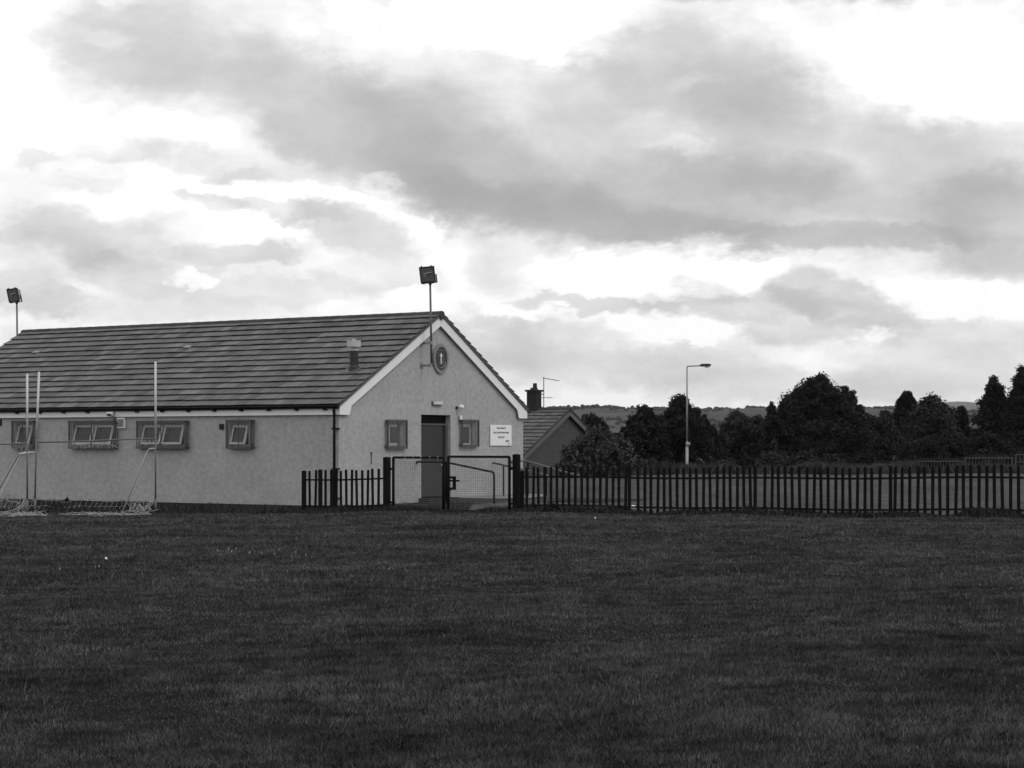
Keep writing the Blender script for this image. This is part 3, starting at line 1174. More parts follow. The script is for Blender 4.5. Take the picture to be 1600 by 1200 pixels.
def disc(mb, rx, rz, y0, y1, n=40, cz=0.0, rin=None):
    o = [(rx * math.cos(2 * math.pi * k / n), rz * math.sin(2 * math.pi * k / n)) for k in range(n)]
    if rin is None:
        mb.prism([Vector((p[0], y1, cz + p[1])) for p in o], (0, y0 - y1, 0))
    else:
        vs = [Vector((p[0] * s, yy, cz + p[1] * s)) for yy in (y0, y1) for s in (1.0, rin) for p in o]
        fs = []
        for k in range(n):
            k2 = (k + 1) % n
            fs += [(k, k2, n + k2, n + k), (2 * n + k, 2 * n + k2, 3 * n + k2, 3 * n + k), (k, k2, 2 * n + k2, 2 * n + k), (n + k, n + k2, 3 * n + k2, 3 * n + k)]
        mb.add(vs, fs)


a = MB()
disc(a, 0.37, 0.42, -0.055, -0.001, rin=0.80)
a.build('rim', M['crest_ring'], crs)
a = MB()
disc(a, 0.30, 0.34, -0.03, -0.001)
a.build('disc', M['crest_dark'], crs)
a = MB()
disc(a, 0.36 * 0.80, 0.41 * 0.8, -0.036, -0.031, rin=0.86)
a.build('band', M['crest_mid'], crs)
a = MB()
# light lower arc (band of lettering) and shield outline
pt = [(0.245 * math.cos(t), 0.02 + 0.275 * math.sin(t)) for t in np.linspace(R(200), R(340), 18)]
a.tube([(p[0], -0.042, p[1]) for p in pt], 0.012, 6)
shp = [(-0.15, 0.2), (-0.14, 0.22), (0.0, 0.22), (0.14, 0.22), (0.15, 0.2), (0.15, -0.02), (0.12, -0.1), (0.06, -0.15), (0.0, -0.17), (-0.06, -0.15), (-0.12, -0.1), (-0.15, -0.02), (-0.15, 0.2)]
a.tube([(p[0], -0.036, p[1] + 0.02) for p in shp], 0.008, 6)
a.tube([(0.12 * math.cos(t), -0.036, -0.06 + 0.1 * math.sin(t)) for t in np.linspace(R(200), R(340), 10)], 0.008, 6)
a.build('outline', M['galv'], crs)
a = MB()
a.box((-0.019, -0.05, -0.13), (0.019, -0.031, 0.16))
a.box((-0.06, -0.052, 0.068), (0.06, -0.030, 0.106))
disc(a, 0.034, 0.034, -0.056, -0.029, 12, cz=0.088)
a.build('cross', M['white_plastic'], crs)

# floodlights


def floodlight(label, base, top_z, foot_z, face, brackets, glp):
    t = thing('floodlight', label, 'floodlight', base, 0.0, 'floodlights on the hall gables')
    pl = MB()
    hh = top_z - base[2]
    lo = foot_z - base[2]
    pl.tube([(0.02, 0, lo), (0.0, 0, (lo + hh) / 2), (-0.02, 0, hh)], 0.034, 10, 0.028)
    pl.build('pole', M['galv_dark'], t, smooth=True)
    for z in brackets:
        bk = MB()
        q = Vector((D1.x, D1.y, 0)) * glp
        bk.bar((0, 0, z - base[2]), (q.x, q.y, z - base[2]), 0.045, 0.06)
        bk.bar((q.x - D2.x * 0.06, q.y - D2.y * 0.06, z - base[2]), (q.x + D2.x * 0.06, q.y + D2.y * 0.06, z - base[2]), 0.03, 0.16)
        bk.tube([(0.0, 0, z - base[2] - 0.04), (0.0, 0, z - base[2] + 0.05)], 0.048, 10)
        bk.build('bracket', M['galv'], t)
    # lamp head: shallow box with cooling back, facing the pitch and tipped down
    Mh = Matrix.Translation((-0.07, -0.03, hh + 0.26)) @ Matrix.Rotation(face, 4, 'Z') @ Matrix.Rotation(R(13), 4, 'X') @ Matrix.Rotation(R(-4), 4, 'Y')
    hd = MB()
    # body: tapered box behind the glass, y+ is back
    f4 = [(-0.20, -0.09, -0.21), (0.20, -0.09, -0.21), (0.20, -0.09, 0.21), (-0.20, -0.09, 0.21)]
    b4 = [(-0.13, 0.13, -0.13), (0.13, 0.13, -0.13), (0.13, 0.13, 0.13), (-0.13, 0.13, 0.13)]
    vs = [Mh @ Vector(p) for p in f4 + b4]
    hd.add(vs, [(4, 5, 6, 7), (0, 1, 5, 4), (1, 2, 6, 5), (2, 3, 7, 6), (3, 0, 4, 7)])
    for k in range(5):
        hd.mbox(Mh @ Matrix.Translation((-0.1 + 0.05 * k, 0.15, 0)), (0.008, 0.05, 0.24))
    hdo = hd.build('lamp_head', M['galv'], t)
    rim = MB()
    frame_bars(rim, Mh @ Matrix.Translation((0, -0.1, 0.222)), 0.43, 0.445, 0.03, 0.035)
    for sx in (-0.14, 0.13):
        rim.mbox(Mh @ Matrix.Translation((sx, -0.1, 0.235)), (0.03, 0.04, 0.03))
        rim.mbox(Mh @ Matrix.Translation((sx, -0.1, -0.235)), (0.06, 0.06, 0.04))
    rim.build('rim', M['dark_metal'], hdo)
    gl = MB()
    gl.mbox(Mh @ Matrix.Translation((0, -0.100, 0)), (0.37, 0.008, 0.385))
    gl.build('lamp_glass', M['lamp_glass'], hdo)
    rf_ = MB()
    rf_.tube([Mh @ Vector((-0.10, -0.112, 0.01)), Mh @ Vector((0.02, -0.112, 0.04)), Mh @ Vector((0.13, -0.112, 0.05))], 0.022, 8)
    rf_.mbox(Mh @ Matrix.Translation((-0.07, -0.108, -0.01)), (0.06, 0.008, 0.09))
    rf_.build('bulb', M['galv'], hdo)
    yk = MB()
    yk.bar(Mh @ Vector((-0.215, 0, -0.02)), Mh @ Vector((-0.215, 0, -0.25)), 0.02, 0.04)
    yk.bar(Mh @ Vector((0.215, 0, -0.02)), Mh @ Vector((0.215, 0, -0.25)), 0.02, 0.04)
    yk.bar(Mh @ Vector((-0.22, 0, -0.25)), Mh @ Vector((0.22, 0, -0.25)), 0.04, 0.02)
    yk.tube([Vector((-0.02, 0, hh - 0.03)), Vector((-0.02, 0, hh + 0.05))], 0.045, 10)
    yk.build('yoke', M['dark_metal'], t)
    return t


GL = 0.32
kx, _ = on_gable(673.3, -GL)
pb = loc2w(kx, -GL, 0)
Yp = pb.y
floodlight('black floodlight on a tall pole fixed to the near gable beside the crest', (pb.x, pb.y, zz(572, Yp)), zz(443, Yp), zz(573, Yp), R(-12), (zz(536, Yp), zz(571, Yp)), GL)
kx2 = None
b2 = loc2w(3.95, L + GL, 0)
k = (27.2 - CX) / F
# pole on the far gable, seen over the roof at the left edge
t2 = (k * b2.y - b2.x) / (D2.x - k * D2.y)
b2 = loc2w(3.95 + t2, L + GL, 0)
floodlight('black floodlight rising behind the far end of the roof at the left edge', (b2.x, b2.y, 3.0), zz(473, b2.y), 3.0, R(-24), (3.4, 4.2), -GL)

# ------------------------------------------------------------------ entrance apron and handrails
ap = MB()
Ay = [(-0.02, 0.115), (-1.1, 0.105), (-2.8, 0.035), (-3.6, 0.0)]
vs, fs = [], []
xs_ = np.linspace(on_gable(700)[0] + 0.0, W + 0.35, 12)
for yy, zt_ in Ay:
    for x in xs_:
        p = loc2w(x, yy)
        vs.append((p.x, p.y, max(zt_, hz(p.x, p.y) * 0.5 + 0.03) if yy < -2 else zt_))
nx = len(xs_)
for i in range(len(Ay) - 1):
    for j in range(nx - 1):
        fs.append((i * nx + j, i * nx + j + 1, (i + 1) * nx + j + 1, (i + 1) * nx + j))
o = len(vs)
vs += [(v[0], v[1], -0.3) for v in vs[:o]]
for j in range(nx - 1):
    a_, b_ = (len(Ay) - 1) * nx + j, (len(Ay) - 1) * nx + j + 1
    fs.append((a_, b_, b_ + o, a_ + o))
for i in range(len(Ay) - 1):
    fs.append((i * nx, (i + 1) * nx, (i + 1) * nx + o, i * nx + o))
    fs.append((i * nx + nx - 1, (i + 1) * nx + nx - 1, (i + 1) * nx + nx - 1 + o, i * nx + nx - 1 + o))
ap.add(vs, fs)
structure(ap.build('path', M['concrete']))
# dark tarmac left of it
tm = MB()
vs, fs = [], []
xs_ = np.linspace(on_gable(606)[0], on_gable(700)[0] - 0.01, 10)
ys_ = [0.0, -1.5, -3.0, -5.0, -6.6]
for yy in ys_:
    for x in xs_:
        p = loc2w(x, yy)
        vs.append((p.x, p.y, hz(p.x, p.y) + 0.03))
for i in range(len(ys_) - 1):
    for j in range(9):
        fs.append((i * 10 + j, i * 10 + j + 1, (i + 1) * 10 + j + 1, (i + 1) * 10 + j))
tm.add(vs, fs)
structure(tm.build('tarmac_path', M['tarmac']))


def smooth_path(pts, n=5, rr=0.12):
    """rounds the corners of a polyline"""
    pts = [Vector(p) for p in pts]
    out = [pts[0]]
    for a, b, c in zip(pts, pts[1:], pts[2:]):
        r = min(rr, (b - a).length * 0.45, (c - b).length * 0.45)
        p, q = b + (a - b).normalized() * r, b + (c - b).normalized() * r
        for i in range(n + 1):
            t = i / n
            out.append(p * (1 - t) ** 2 + b * 2 * t * (1 - t) + q * t * t)
    out.append(pts[-1])
    return out


def handrail(label, pts, posts, r=0.028, toplit=True):
    base = Vector((pts[0][0], pts[0][1], 0))
    t = thing('handrail', label, 'handrail', base, 0.0, 'handrails by the entrance')
    a = MB()
    a.tube([p - base for p in smooth_path(pts)], r, 8)
    a.build('rail', M['rail_toplit' if toplit else 'rail_paint'], t, smooth=True)
    for (p, zb) in posts:
        b = MB()
        p = Vector(p)
        b.tube([p - base, Vector((p.x, p.y, zb)) - base], r * 0.9, 8)
        b.build('post', M['rail_paint'], t, smooth=True)
    return t


A0 = P(651.5, 721.5, on_gable(651.5, -0.02)[1])
A1 = P(697, 722.3, 51.8)
A2 = P(772, 738, 48.3)
A3 = Vector((A2.x, A2.y, -0.08))
handrail('black handrail sloping down in front of the door behind the gate mesh', [A0 + Vector((0, 0, -0.05)), A0, A1, A2, A3], [(A1, 0.0)], toplit=False)
B0 = P(770, 723, on_gable(770, -0.02)[1])
B1 = P(858, 743.5, 55.0)
m1 = B0.lerp(B1, (787 - 770) / 88)
m2 = B0.lerp(B1, (825 - 770) / 88)
handrail('thin black handrail running down from the right of the gable wall', [B0, B1, Vector((B1.x + 0.05, B1.y, -0.05))], [(m1, 0.0), (m2, 0.0)])
C0 = P(797, 721, on_gable(797, -0.02)[1])
C1 = P(819, 719.8, 57.4)
C2 = P(907, 744.5, 55.5)
handrail('long handrail beyond the hall corner sloping down behind the pickets', [C0, C1, C2, Vector((C2.x + 0.08, C2.y, 0.0))],
         [(C1.lerp(C2, 0.07), 0.0), (C1.lerp(C2, 0.4), 0.0), (C1.lerp(C2, 0.6), 0.0)])

# ------------------------------------------------------------------ timber palisade fences
PICK = MB()
PICK.add([(-0.031, -0.010, 0.02), (0.031, -0.010, 0.02), (0.031, 0.010, 0.02), (-0.031, 0.010, 0.02),
          (-0.031, -0.010, 1.0), (0.031, -0.010, 1.0), (0.031, 0.010, 1.0), (-0.031, 0.010, 1.0),
          (-0.022, -0.007, 1.02), (0.022, -0.007, 1.02), (0.022, 0.007, 1.02), (-0.022, 0.007, 1.02)],
         [(0, 3, 2, 1), (0, 1, 5, 4), (1, 2, 6, 5), (2, 3, 7, 6), (3, 0, 4, 7), (4, 5, 9, 8), (5, 6, 10, 9), (6, 7, 11, 10), (7, 4, 8, 11), (8, 9, 10, 11)])
FROT = math.atan2(FD.y, FD.x)
pick0 = None


def fence(label, px0, px1, posts, ends, pw=0.085, pd=0.03):
    """posts: photo columns of the wider posts; pickets fill the bays"""
    global pick0
    t0, t1 = fence_t(px0), fence_t(px1)
    b = fence_pt(t0)
    root = thing('palisade_fence', label, 'fence', b, 0.0, 'black timber palisade fences')
    pts = sorted([fence_t(p) for p in posts])
    allp = [(t, wdt_, hh_) for t, wdt_, hh_ in ends] + [(t, pw, 1.03) for t in pts]
    nrm_ = Vector((FD.y, -FD.x))             # towards the field... sign fixed below
    for (t, w_, h_) in allp:
        p = fence_pt(t)
        pm = MB()
        a = w_ / 2
        pm.box((-a, -pd, -0.25), (a, pd, h_))
        pm.add([(-a, -pd, h_), (a, -pd, h_), (a, pd, h_), (-a, pd, h_), (0, 0, h_ + 0.012)], [(0, 1, 4), (1, 2, 4), (2, 3, 4), (3, 0, 4)])
        o = pm.build('post', M['black_paint'], root)
        o.location = p - b
        o.rotation_euler = (0, 0, FROT)
    cut = sorted([t for t, _, _ in allp] + [t0, t1])
    for (za, zb_) in ((0.765, 0.805), (0.135, 0.175)):
        rl = MB()
        tt = np.arange(t0, t1, 0.6).tolist() + [t1]
        for a, c in zip(tt, tt[1:]):
            p, q = fence_pt(a) - b, fence_pt(c) - b
            bk = Vector((0.537, 0.8436, 0)) * 0.035
            rl.bar(p + bk + Vector((0, 0, (za + zb_) / 2)), q + bk + Vector((0, 0, (za + zb_) / 2 + 0.001)), 0.04, zb_ - za)
        rl.build('rail', M['black_paint'], root)
    n = int((t1 - t0) / 0.157)
    for i in range(1, n + 1):
        t = t0 + 0.157 * i
        if any(abs(t - q) < 0.074 for q, _, _ in allp) or t > t1 - 0.03:
            continue
        if pick0 is None:
            pick0 = PICK.build('picket', M['black_paint'], root)
            o = pick0
        else:
            o = pick0.copy()
            COL.objects.link(o)
            o.parent = root
        o.location = fence_pt(t) - b + Vector((random.uniform(-0.006, 0.006), 0, random.uniform(-0.022, 0.012)))
        o.rotation_euler = (random.uniform(-0.01, 0.01), 0, FROT + random.uniform(-0.06, 0.06))
        o.rotation_euler.y = random.gauss(0, 0.012)
    return root


fence('short black picket fence between the hall corner and the gate', 476.2, 598, [500.5, 519], [(fence_t(475), 0.10, 1.0)])
fence('long black picket fence running right from the gate across the yard', 814, 1640, [983.5, 1180, 1391.5, 1614], [(fence_t(816), 0.09, 0.93)], pw=0.066, pd=0.018)


def gate_post(px, label, h):
    p = fence_pt(fence_t(px))
    pm = MB()
    pm.box((-0.065, -0.065, -0.3), (0.065, 0.065, h))
    pm.add([(-0.065, -0.065, h), (0.065, -0.065, h), (0.065, 0.065, h), (-0.065, 0.065, h), (0, 0, h + 0.015)], [(0, 1, 4), (1, 2, 4), (2, 3, 4), (3, 0, 4)])
    o = pm.build('gate_post', M['black_paint'])
    o.location = p
    o.rotation_euler = (0, 0, FROT)
    return tag(o, label, 'gate post', 'gate posts')


gate_post(604.5, 'stout black gate post at the left, beside the short fence', 1.28)
gate_post(807, 'stout black gate post at the right, where the long fence starts', 1.30)


def gate(px0, px1, label, latch):
    ta, tb = fence_t(px0), fence_t(px1)
    a, b = fence_pt(ta), fence_pt(tb)
    root = thing('mesh_gate', label, 'gate', a, FROT, 'double mesh gates')
    wd = tb - ta
    z0, z1 = 0.03 + 0.0, 1.27
    fr = MB()
    for (p, q) in (((0, z0), (0, z1)), ((wd, z0), (wd, z1)), ((0, z1), (wd, z1)), ((0, z0), (wd, z0))):
        fr.tube([(p[0], 0, p[1]), (q[0], 0, q[1])], 0.033 if p[0] == q[0] else 0.027, 8)
    fr.build('gate_frame', M['black_paint'], root, smooth=True)
    ms = MB()
    for u in np.arange(0.05, wd - 0.02, 0.05):
        ms.bar((u, 0, z0), (u, 0, z1), 0.0045)
    for z in np.arange(z0 + 0.05, z1 - 0.01, 0.05):
        ms.bar((0, 0.004, z), (wd, 0.004, z), 0.0045)
    ms.build('gate_mesh', M['guard_grey'], root)
    hg = MB()
    xh = -0.05 if latch else -0.05
    if latch:
        xh = wd + 0.05
    for z in (0.22, 1.0):
        hg.bar((xh - 0.07, 0, z), (xh + 0.07, 0, z), 0.03, 0.05)
    hg.build('hinge', M['black_paint'], root)
    if latch:
        lt = MB()
        lt.box((0.0, -0.03, 0.51), (0.21, 0.01, 0.565))
        lt.box((0.0, -0.03, 0.765), (0.21, 0.01, 0.82))
        lt.box((0.14, -0.03, 0.565), (0.21, 0.01, 0.765))
        lt.bar((0.0, -0.04, 0.72), (0.33, -0.04, 0.72), 0.04)
        lt.box((0.0, -0.03, 0.48), (0.06, 0.01, 0.52))
        lt.build('latch', M['black_paint'], root)
    else:
        ti = MB()
        for u in (0.35, 0.58, 0.80, 1.05, 1.27):
            ti.box((u, -0.034, z1 - 0.03), (u + 0.012, 0.034, z1 + 0.034))
        ti.build('cable_tie', M['galv'], root)
    return root


gate(614.5, 693, 'left leaf of the black wire mesh double gate', False)
gate(700.5, 796, 'right leaf of the black wire mesh double gate, with the latch', True)

# ------------------------------------------------------------------ goals


def lerp(a, b, t):
    return Vector(a) * (1 - t) + Vector(b) * t


def net_sheet(mb, a, b, c, d, pitch, wdt_, sag=0.0):
    """grid of cords over the quad a-b (top) c-d (bottom)"""
    a, b, c, d = map(Vector, (a, b, c, d))
    nu_ = max(2, int((b - a).length / pitch))
    nv_ = max(2, int((c - a).length / pitch))
    pts = []
    for j in range(nv_ + 1):
        row = []
        for i in range(nu_ + 1):
            u, v = i / nu_, j / nv_
            p = lerp(lerp(a, b, u), lerp(c, d, u), v)
            k = math.sin(math.pi * v) * sag
            p += Vector((random.gauss(0, 0.012) + 0.02 * math.sin(u * 9 + v * 5), random.gauss(0, 0.015) + k, random.gauss(0, 0.012) - 0.05 * math.sin(math.pi * u * 3) ** 2 * (1 - v)))
            row.append(p)
        pts.append(row)
    for j in range(nv_ + 1):
        for i in range(nu_ + 1):
            if i < nu_:
                mb.bar(pts[j][i], pts[j][i + 1], wdt_)
            if j < nv_:
                mb.bar(pts[j][i], pts[j + 1][i], wdt_)


def net_pile(mb, p, q, n, hmax, spread):
    p, q = Vector(p), Vector(q)
    d = q - p
    lumps = [random.random() for _ in range(4)]
    for _ in range(n):
        t = min(1.0, max(0.0, random.choice(lumps) + random.gauss(0, 0.07)))
        c = p + d * t
        ln = random.uniform(0.15, 0.7)
        ph = random.uniform(0, 6)
        yo = random.gauss(0, spread)
        h_ = hmax * random.uniform(0.1, 1.2)
        pts = []
        for k in range(8):
            s = (k / 7 - 0.5) * ln + 0.06 * math.sin(ph + 2.3 * k)
            x, yv = c.x + s, c.y + yo + random.gauss(0, 0.06)
            pts.append((x, yv, hz(x, yv) + 0.015 + abs(h_ * math.sin(ph + k * 1.3))))
        mb.tube(pts, random.uniform(0.004, 0.007), 4)


def goal(label, right, left, sl_r, sl_l, zr, zl, bar_r, bar_l, extra):
    """right/left: ground points of the posts; zr/zl tops; bar_*: crossbar heights; sl_*: stanchion elbows and feet"""
    root = thing('goal', label, 'goal', right, 0.0, 'training goals by the long wall')
    o0 = Vector(right)
    lo = lambda p: Vector(p) - o0
    for (g, zt_, br, lean) in ((right, zr, bar_r, 0.0), (left, zl, bar_l, 0.06)):
        g = Vector(g)
        a = MB()
        a.tube([lo((g.x - lean * 0.6, g.y, g.z - 0.1)), lo((g.x - lean * 0.6, g.y, g.z + 0.32))], 0.027, 10)
        a.tube([lo((g.x - lean * 0.6, g.y, g.z + 0.32)), lo((g.x, g.y, br + 0.12))], 0.021, 10)
        po = a.build('post', M['post_grey'], root, smooth=True)
        a = MB()
        a.tube([lo((g.x, g.y, br + 0.10)), lo((g.x + lean, g.y, zt_))], 0.028, 10, 0.026)
        a.build('upper_post', M['post_white'], po, smooth=True)
    a = MB()
    R_, L_ = Vector((right[0], right[1], bar_r)), Vector((left[0], left[1], bar_l))
    a.tube([lo(R_), lo(lerp(R_, L_, 0.33)), lo(lerp(R_, L_, 0.66)) + Vector((0, 0, -0.015)), lo(L_)], 0.017, 8)
    a.build('crossbar', M['post_grey'], root, smooth=True)
    for pts in (sl_r, sl_l):
        a = MB()
        a.tube([lo(p) for p in smooth_path(pts, rr=0.2)], 0.019, 8)
        a.build('stanchion', M['post_white'], root, smooth=True)
    nb = MB()
    # back net from crossbar down to the feet, side net at the right
    fr_, fl_ = Vector(sl_r[-1]), Vector(sl_l[-1])
    er, el_ = Vector(sl_r[-2]), Vector(sl_l[-2])
    er1, el1 = Vector(sl_r[1]), Vector(sl_l[1])
    net_sheet(nb, lo(lerp(er1, fr_, 0.80)), lo(lerp(el1, fl_, 0.80)), lo(fr_) + Vector((0, 0, 0.0)), lo(fl_) + Vector((0, 0, 0.0)), 0.12, 0.0062, 0.12)
    net_sheet(nb, lo(Vector((right[0], right[1], 0.42))), lo(lerp(er1, fr_, 0.7)), lo(Vector((right[0], right[1], 0.03))), lo(fr_), 0.13, 0.0055)
    nb.build('goal_net', M['net'], root)
    nb = MB()
    # slack edge cords hanging from the post down to the heap
    for a_, b_, c_ in ((0.03, 0.34, 0.0), (0.06, 0.30, 0.03), (0.0, 0.26, 0.05)):
        q0 = Vector((right[0] - 0.04, right[1] + 0.05, a_ + b_))
        q3 = Vector((right[0] - 0.55 - c_, right[1] - 0.6, hz(right[0] - 0.5, right[1] - 0.6) + 0.05))
        pts = [lo(lerp(q0, q3, k / 7) + Vector((0.10 * math.sin(math.pi * k / 7), 0, -0.10 * math.sin(math.pi * k / 7)))) for k in range(8)]
        nb.tube(pts, 0.006, 4)
    net_pile_pts(nb, o0, extra)
    nb.build('fallen_net', M['net_grey'], root)['kind'] = 'stuff'
    # bunched net hanging along the crossbar
    fb_ = MB()
    n = int((R_ - L_).length / 0.055)
    for i in range(n):
        u = i / n
        p = lerp(R_, L_, u)
        if 0.17 < u < 0.33 or u > 0.93:
            continue
        dz = random.uniform(0.06, 0.2)
        fb_.tube([lo(p), lo(p) + Vector((random.uniform(-0.05, 0.05), 0.02, -dz)), lo(p) + Vector((random.uniform(-0.1, 0.1), 0.01, -dz * random.uniform(0.2, 0.9)))], 0.007, 4)
    for (u, u2, d_) in ((0.12, 0.42, 0.26), (0.5, 0.75, 0.12), (0.75, 0.95, 0.2)):
        pts = [lerp(R_, L_, u + (u2 - u) * k / 8) + Vector((0, 0, -d_ * math.sin(math.pi * k / 8) * (0.6 + 0.4 * k / 8))) for k in range(9)]
        fb_.tube([lo(p) for p in pts], 0.006, 4)
    fb_.build('net_fringe', M['net_grey'], root)
    return root


def net_pile_pts(nb, o0, extra):
    tmp = MB()
    for (p, q, n, h_, s_) in extra:
        net_pile(tmp, p, q, n, h_, s_)
    nb.add([(v[0] - o0.x, v[1] - o0.y, v[2] - o0.z) for v in tmp.v], tmp.f)


def gpt(px, py):
    """ground point at a photo pixel"""
    Y = EYE * F / (py - HY)
    for _ in range(6):
        Y = (EYE - hz((px - CX) / F * Y, Y)) * F / (py - HY)
    x = (px - CX) / F * Y
    return Vector((x, Y, hz(x, Y)))


gr = gpt(243, 800)
gl = gpt(57, 800.5)
goal('white topped goal frame with crossbar passing in front of two windows', gr, gl,
     [P(243, 701, gr.y), P(232, 701, 45.9), P(191.5, 800, 46.0)], [P(56, 706.5, gl.y), P(34, 707.5, 46.0), P(-4, 782, 46.2), P(-14, 800, 46.3)],
     zz(565, gr.y), zz(581, gl.y), zz(685, gr.y), zz(691, gl.y),
     [(gpt(236, 804), gpt(186, 806), 8, 0.12, 0.3), (gpt(190, 806.5), gpt(96, 808), 9, 0.10, 0.3), (gpt(150, 806), gpt(110, 807), 8, 0.10, 0.2), (gpt(96, 805), gpt(2, 808), 8, 0.09, 0.3), (gpt(40, 806), gpt(20, 808), 6, 0.09, 0.2), (gpt(236, 800), gpt(190, 803), 5, 0.22, 0.3)])
g2 = gpt(42.5, 802)
g2l = gpt(-150, 803)
goal('goal frame mostly outside the left edge, its one tall post beside the other goal', g2, g2l,
     [P(44, 708, g2.y), P(30, 709, 46.4), P(-2, 765, 48.0), P(-12, 790, 48.4)], [P(-150, 708, g2l.y), P(-170, 709, 46.4), P(-215, 791, 48.4)],
     zz(584, g2.y), zz(584, g2l.y), zz(692.5, g2.y), zz(700, g2l.y),
     [(gpt(40, 806), gpt(-10, 809), 8, 0.1, 0.25)])

# ------------------------------------------------------------------ bungalow beyond
HY0 = 95.0
apx = P(886, 640, HY0)
HW = 8.2
hx0 = Vector((apx.x, apx.y)) - D2 * (HW / 2)
bung = thing('bungalow', 'brick bungalow with dark tiled roof and brick chimney beyond the hall', 'house', (hx0.x, hx0.y, -1.35), ROT)
zr = apx.z + 1.35
ze = zr - 2.16
hl = 11.0
b = MB()
b.add([(0, 0, -0.3), (HW, 0, -0.3), (HW, 0, ze), (HW / 2, 0, zr - 0.06), (0, 0, ze)], [(0, 1, 2, 3, 4)])
b.add([(0, hl, -0.3), (HW, hl, -0.3), (HW, hl, ze), (HW / 2, hl, zr - 0.06), (0, hl, ze)], [(0, 1, 2, 3, 4)])
b.add([(0, 0, -0.3), (0, hl, -0.3), (0, hl, ze), (0, 0, ze)], [(0, 1, 2, 3)])
b.add([(HW, 0, -0.3), (HW, hl, -0.3), (HW, hl, ze), (HW, 0, ze)], [(0, 1, 2, 3)])
b.build('wall', M['brick'], bung)
brf, _g = roof_slope(-0.25, ze - 0.1, HW / 2, zr, -0.2, hl + 0.2, 13, 0.085, 0.014, 'roof', M['tiles_far'], bung)
roof_slope(HW + 0.25, ze - 0.1, HW / 2, zr, -0.2, hl + 0.2, 13, 0.085, 0.014, 'roof', M['tiles_far'], bung)
rt = MB()
rt.tube([(HW / 2, -0.22, zr - 0.02), (HW / 2, hl + 0.22, zr - 0.02)], 0.12, 10)
rt.build('ridge_tiles', M['tiles_far'], brf)
for side in (0, 1):
    sx = lambda x: x if side == 0 else HW - x
    b = MB()
    pts = [(-0.25, ze - 0.38), (HW / 2 - 0.003, zr - 0.30), (HW / 2 - 0.003, zr - 0.06), (-0.25, ze - 0.14)]
    poly = [Vector((sx(x), -0.18, z)) for x, z in pts]
    b.prism(poly if side == 0 else poly[::-1], (0, 0.03, 0))
    b.build('bargeboard', M['galv_dark'], bung)
# chimney, on the ridge: find local y whose photo column is 834.5
kk = (834.5 - CX) / F
rb = hx0 + D2 * (HW / 2)
tch = (kk * rb.y - rb.x) / (D1.x - kk * D1.y)
Ych = (rb + D1 * tch).y
cw_ = 23.0 / F * Ych / (abs(D1.x) + abs(D2.x)) * 1.0
ct = zz(612, Ych) + 1.35
ch = MB()
ch.box((HW / 2 - cw_ / 2, tch - cw_ / 2, zr - 0.5), (HW / 2 + cw_ / 2, tch + cw_ / 2, ct))
cho = ch.build('chimney', M['brick_dark'], brf)
cp = MB()
cp.box((HW / 2 - cw_ / 2 - 0.07, tch - cw_ / 2 - 0.07, ct), (HW / 2 + cw_ / 2 + 0.07, tch + cw_ / 2 + 0.07, ct + 0.09))
cp.tube([(HW / 2, tch, ct + 0.09), (HW / 2, tch, ct + 0.2)], 0.22, 12, 0.16)
cp.tube([(HW / 2, tch - 0.05, ct + 0.2), (HW / 2, tch - 0.05, ct + 0.42)], 0.11, 12, 0.1)
cp.build('chimney_pot', M['brick_dark'], brf)
fb = MB()
fb.box((HW / 2 - cw_ / 2 - 0.35, tch - cw_ / 2 - 0.02, zr - 0.42), (HW / 2 - cw_ / 2 - 0.005, tch + cw_ / 2 + 0.02, zr - 0.32))
fb.build('flashing', M['galv'], brf)
# aerial
ya = (849.5 - CX) / F * Ych
ae = thing('tv_aerial', 'thin television aerial on a mast beside the bungalow chimney', 'aerial', (ya, Ych - 0.2, zz(632, Ych)), 0.0)
pxm = Ych / F
a = MB()
a.tube([(0, 0, -0.2), (0, 0, 42.5 * pxm)], 0.022, 6)
a.build('mast', M['galv_dark'], ae)
a = MB()
a.tube([(-0.05, 0, 41.5 * pxm), (24 * pxm, -0.2, 36.5 * pxm)], 0.018, 6)
for k in range(9):
    t = k / 8
    c = Vector((24 * pxm * t, -0.2 * t, (41.5 - 5 * t) * pxm))
    a.tube([c + Vector((0.05, 0.18, 0.0)), c - Vector((0.05, 0.18, 0.0))], 0.007, 4)
a.build('boom', M['galv_dark'], ae)
a = MB()
a.tube([(-0.15, 0, 10.5 * pxm), (13.5 * pxm, -0.1, 10.5 * pxm)], 0.014, 6)
for k in range(4):
    a.tube([(0.08 + k * 0.1, 0.15, 10.5 * pxm), (0.08 + k * 0.1, -0.2, 10.5 * pxm)], 0.007, 4)
a.bar((0, 0, 16 * pxm), (-0.15, 0.1, 15.5 * pxm), 0.04)
a.build('side_arm', M['galv_dark'], ae)

# ------------------------------------------------------------------ street lamp
LY = 109.0
lx = (1073.5 - CX) / F * LY
lz = hz(lx, LY)
lp = thing('street_lamp', 'tall grey street lamp with a single arm in front of the trees', 'street lamp', (lx, LY, lz))
top = zz(573, LY) - lz
a = MB()
a.tube([(0, 0, -0.2), (0, 0, zz(698, LY) - lz)], 0.085, 12)
a.tube([(0, 0, zz(698, LY) - lz), (0, 0, zz(690, LY) - lz)], 0.085, 12, 0.06)
a.tube([(0, 0, zz(691, LY) - lz), (0, 0, top)], 0.058, 12, 0.042)
a.box((0.05, -0.06, zz(697, LY) - lz), (0.17, 0.05, zz(691, LY) - lz))
a.build('pole', M['galv'], lp, smooth=True)
a = MB()
mm = LY / F
a.tube(smooth_path([(0, 0, top - 0.1), (0.0, 0, top + 0.02), (22 * mm, 0, top + 1.6 * mm)], rr=0.08), 0.032, 8)
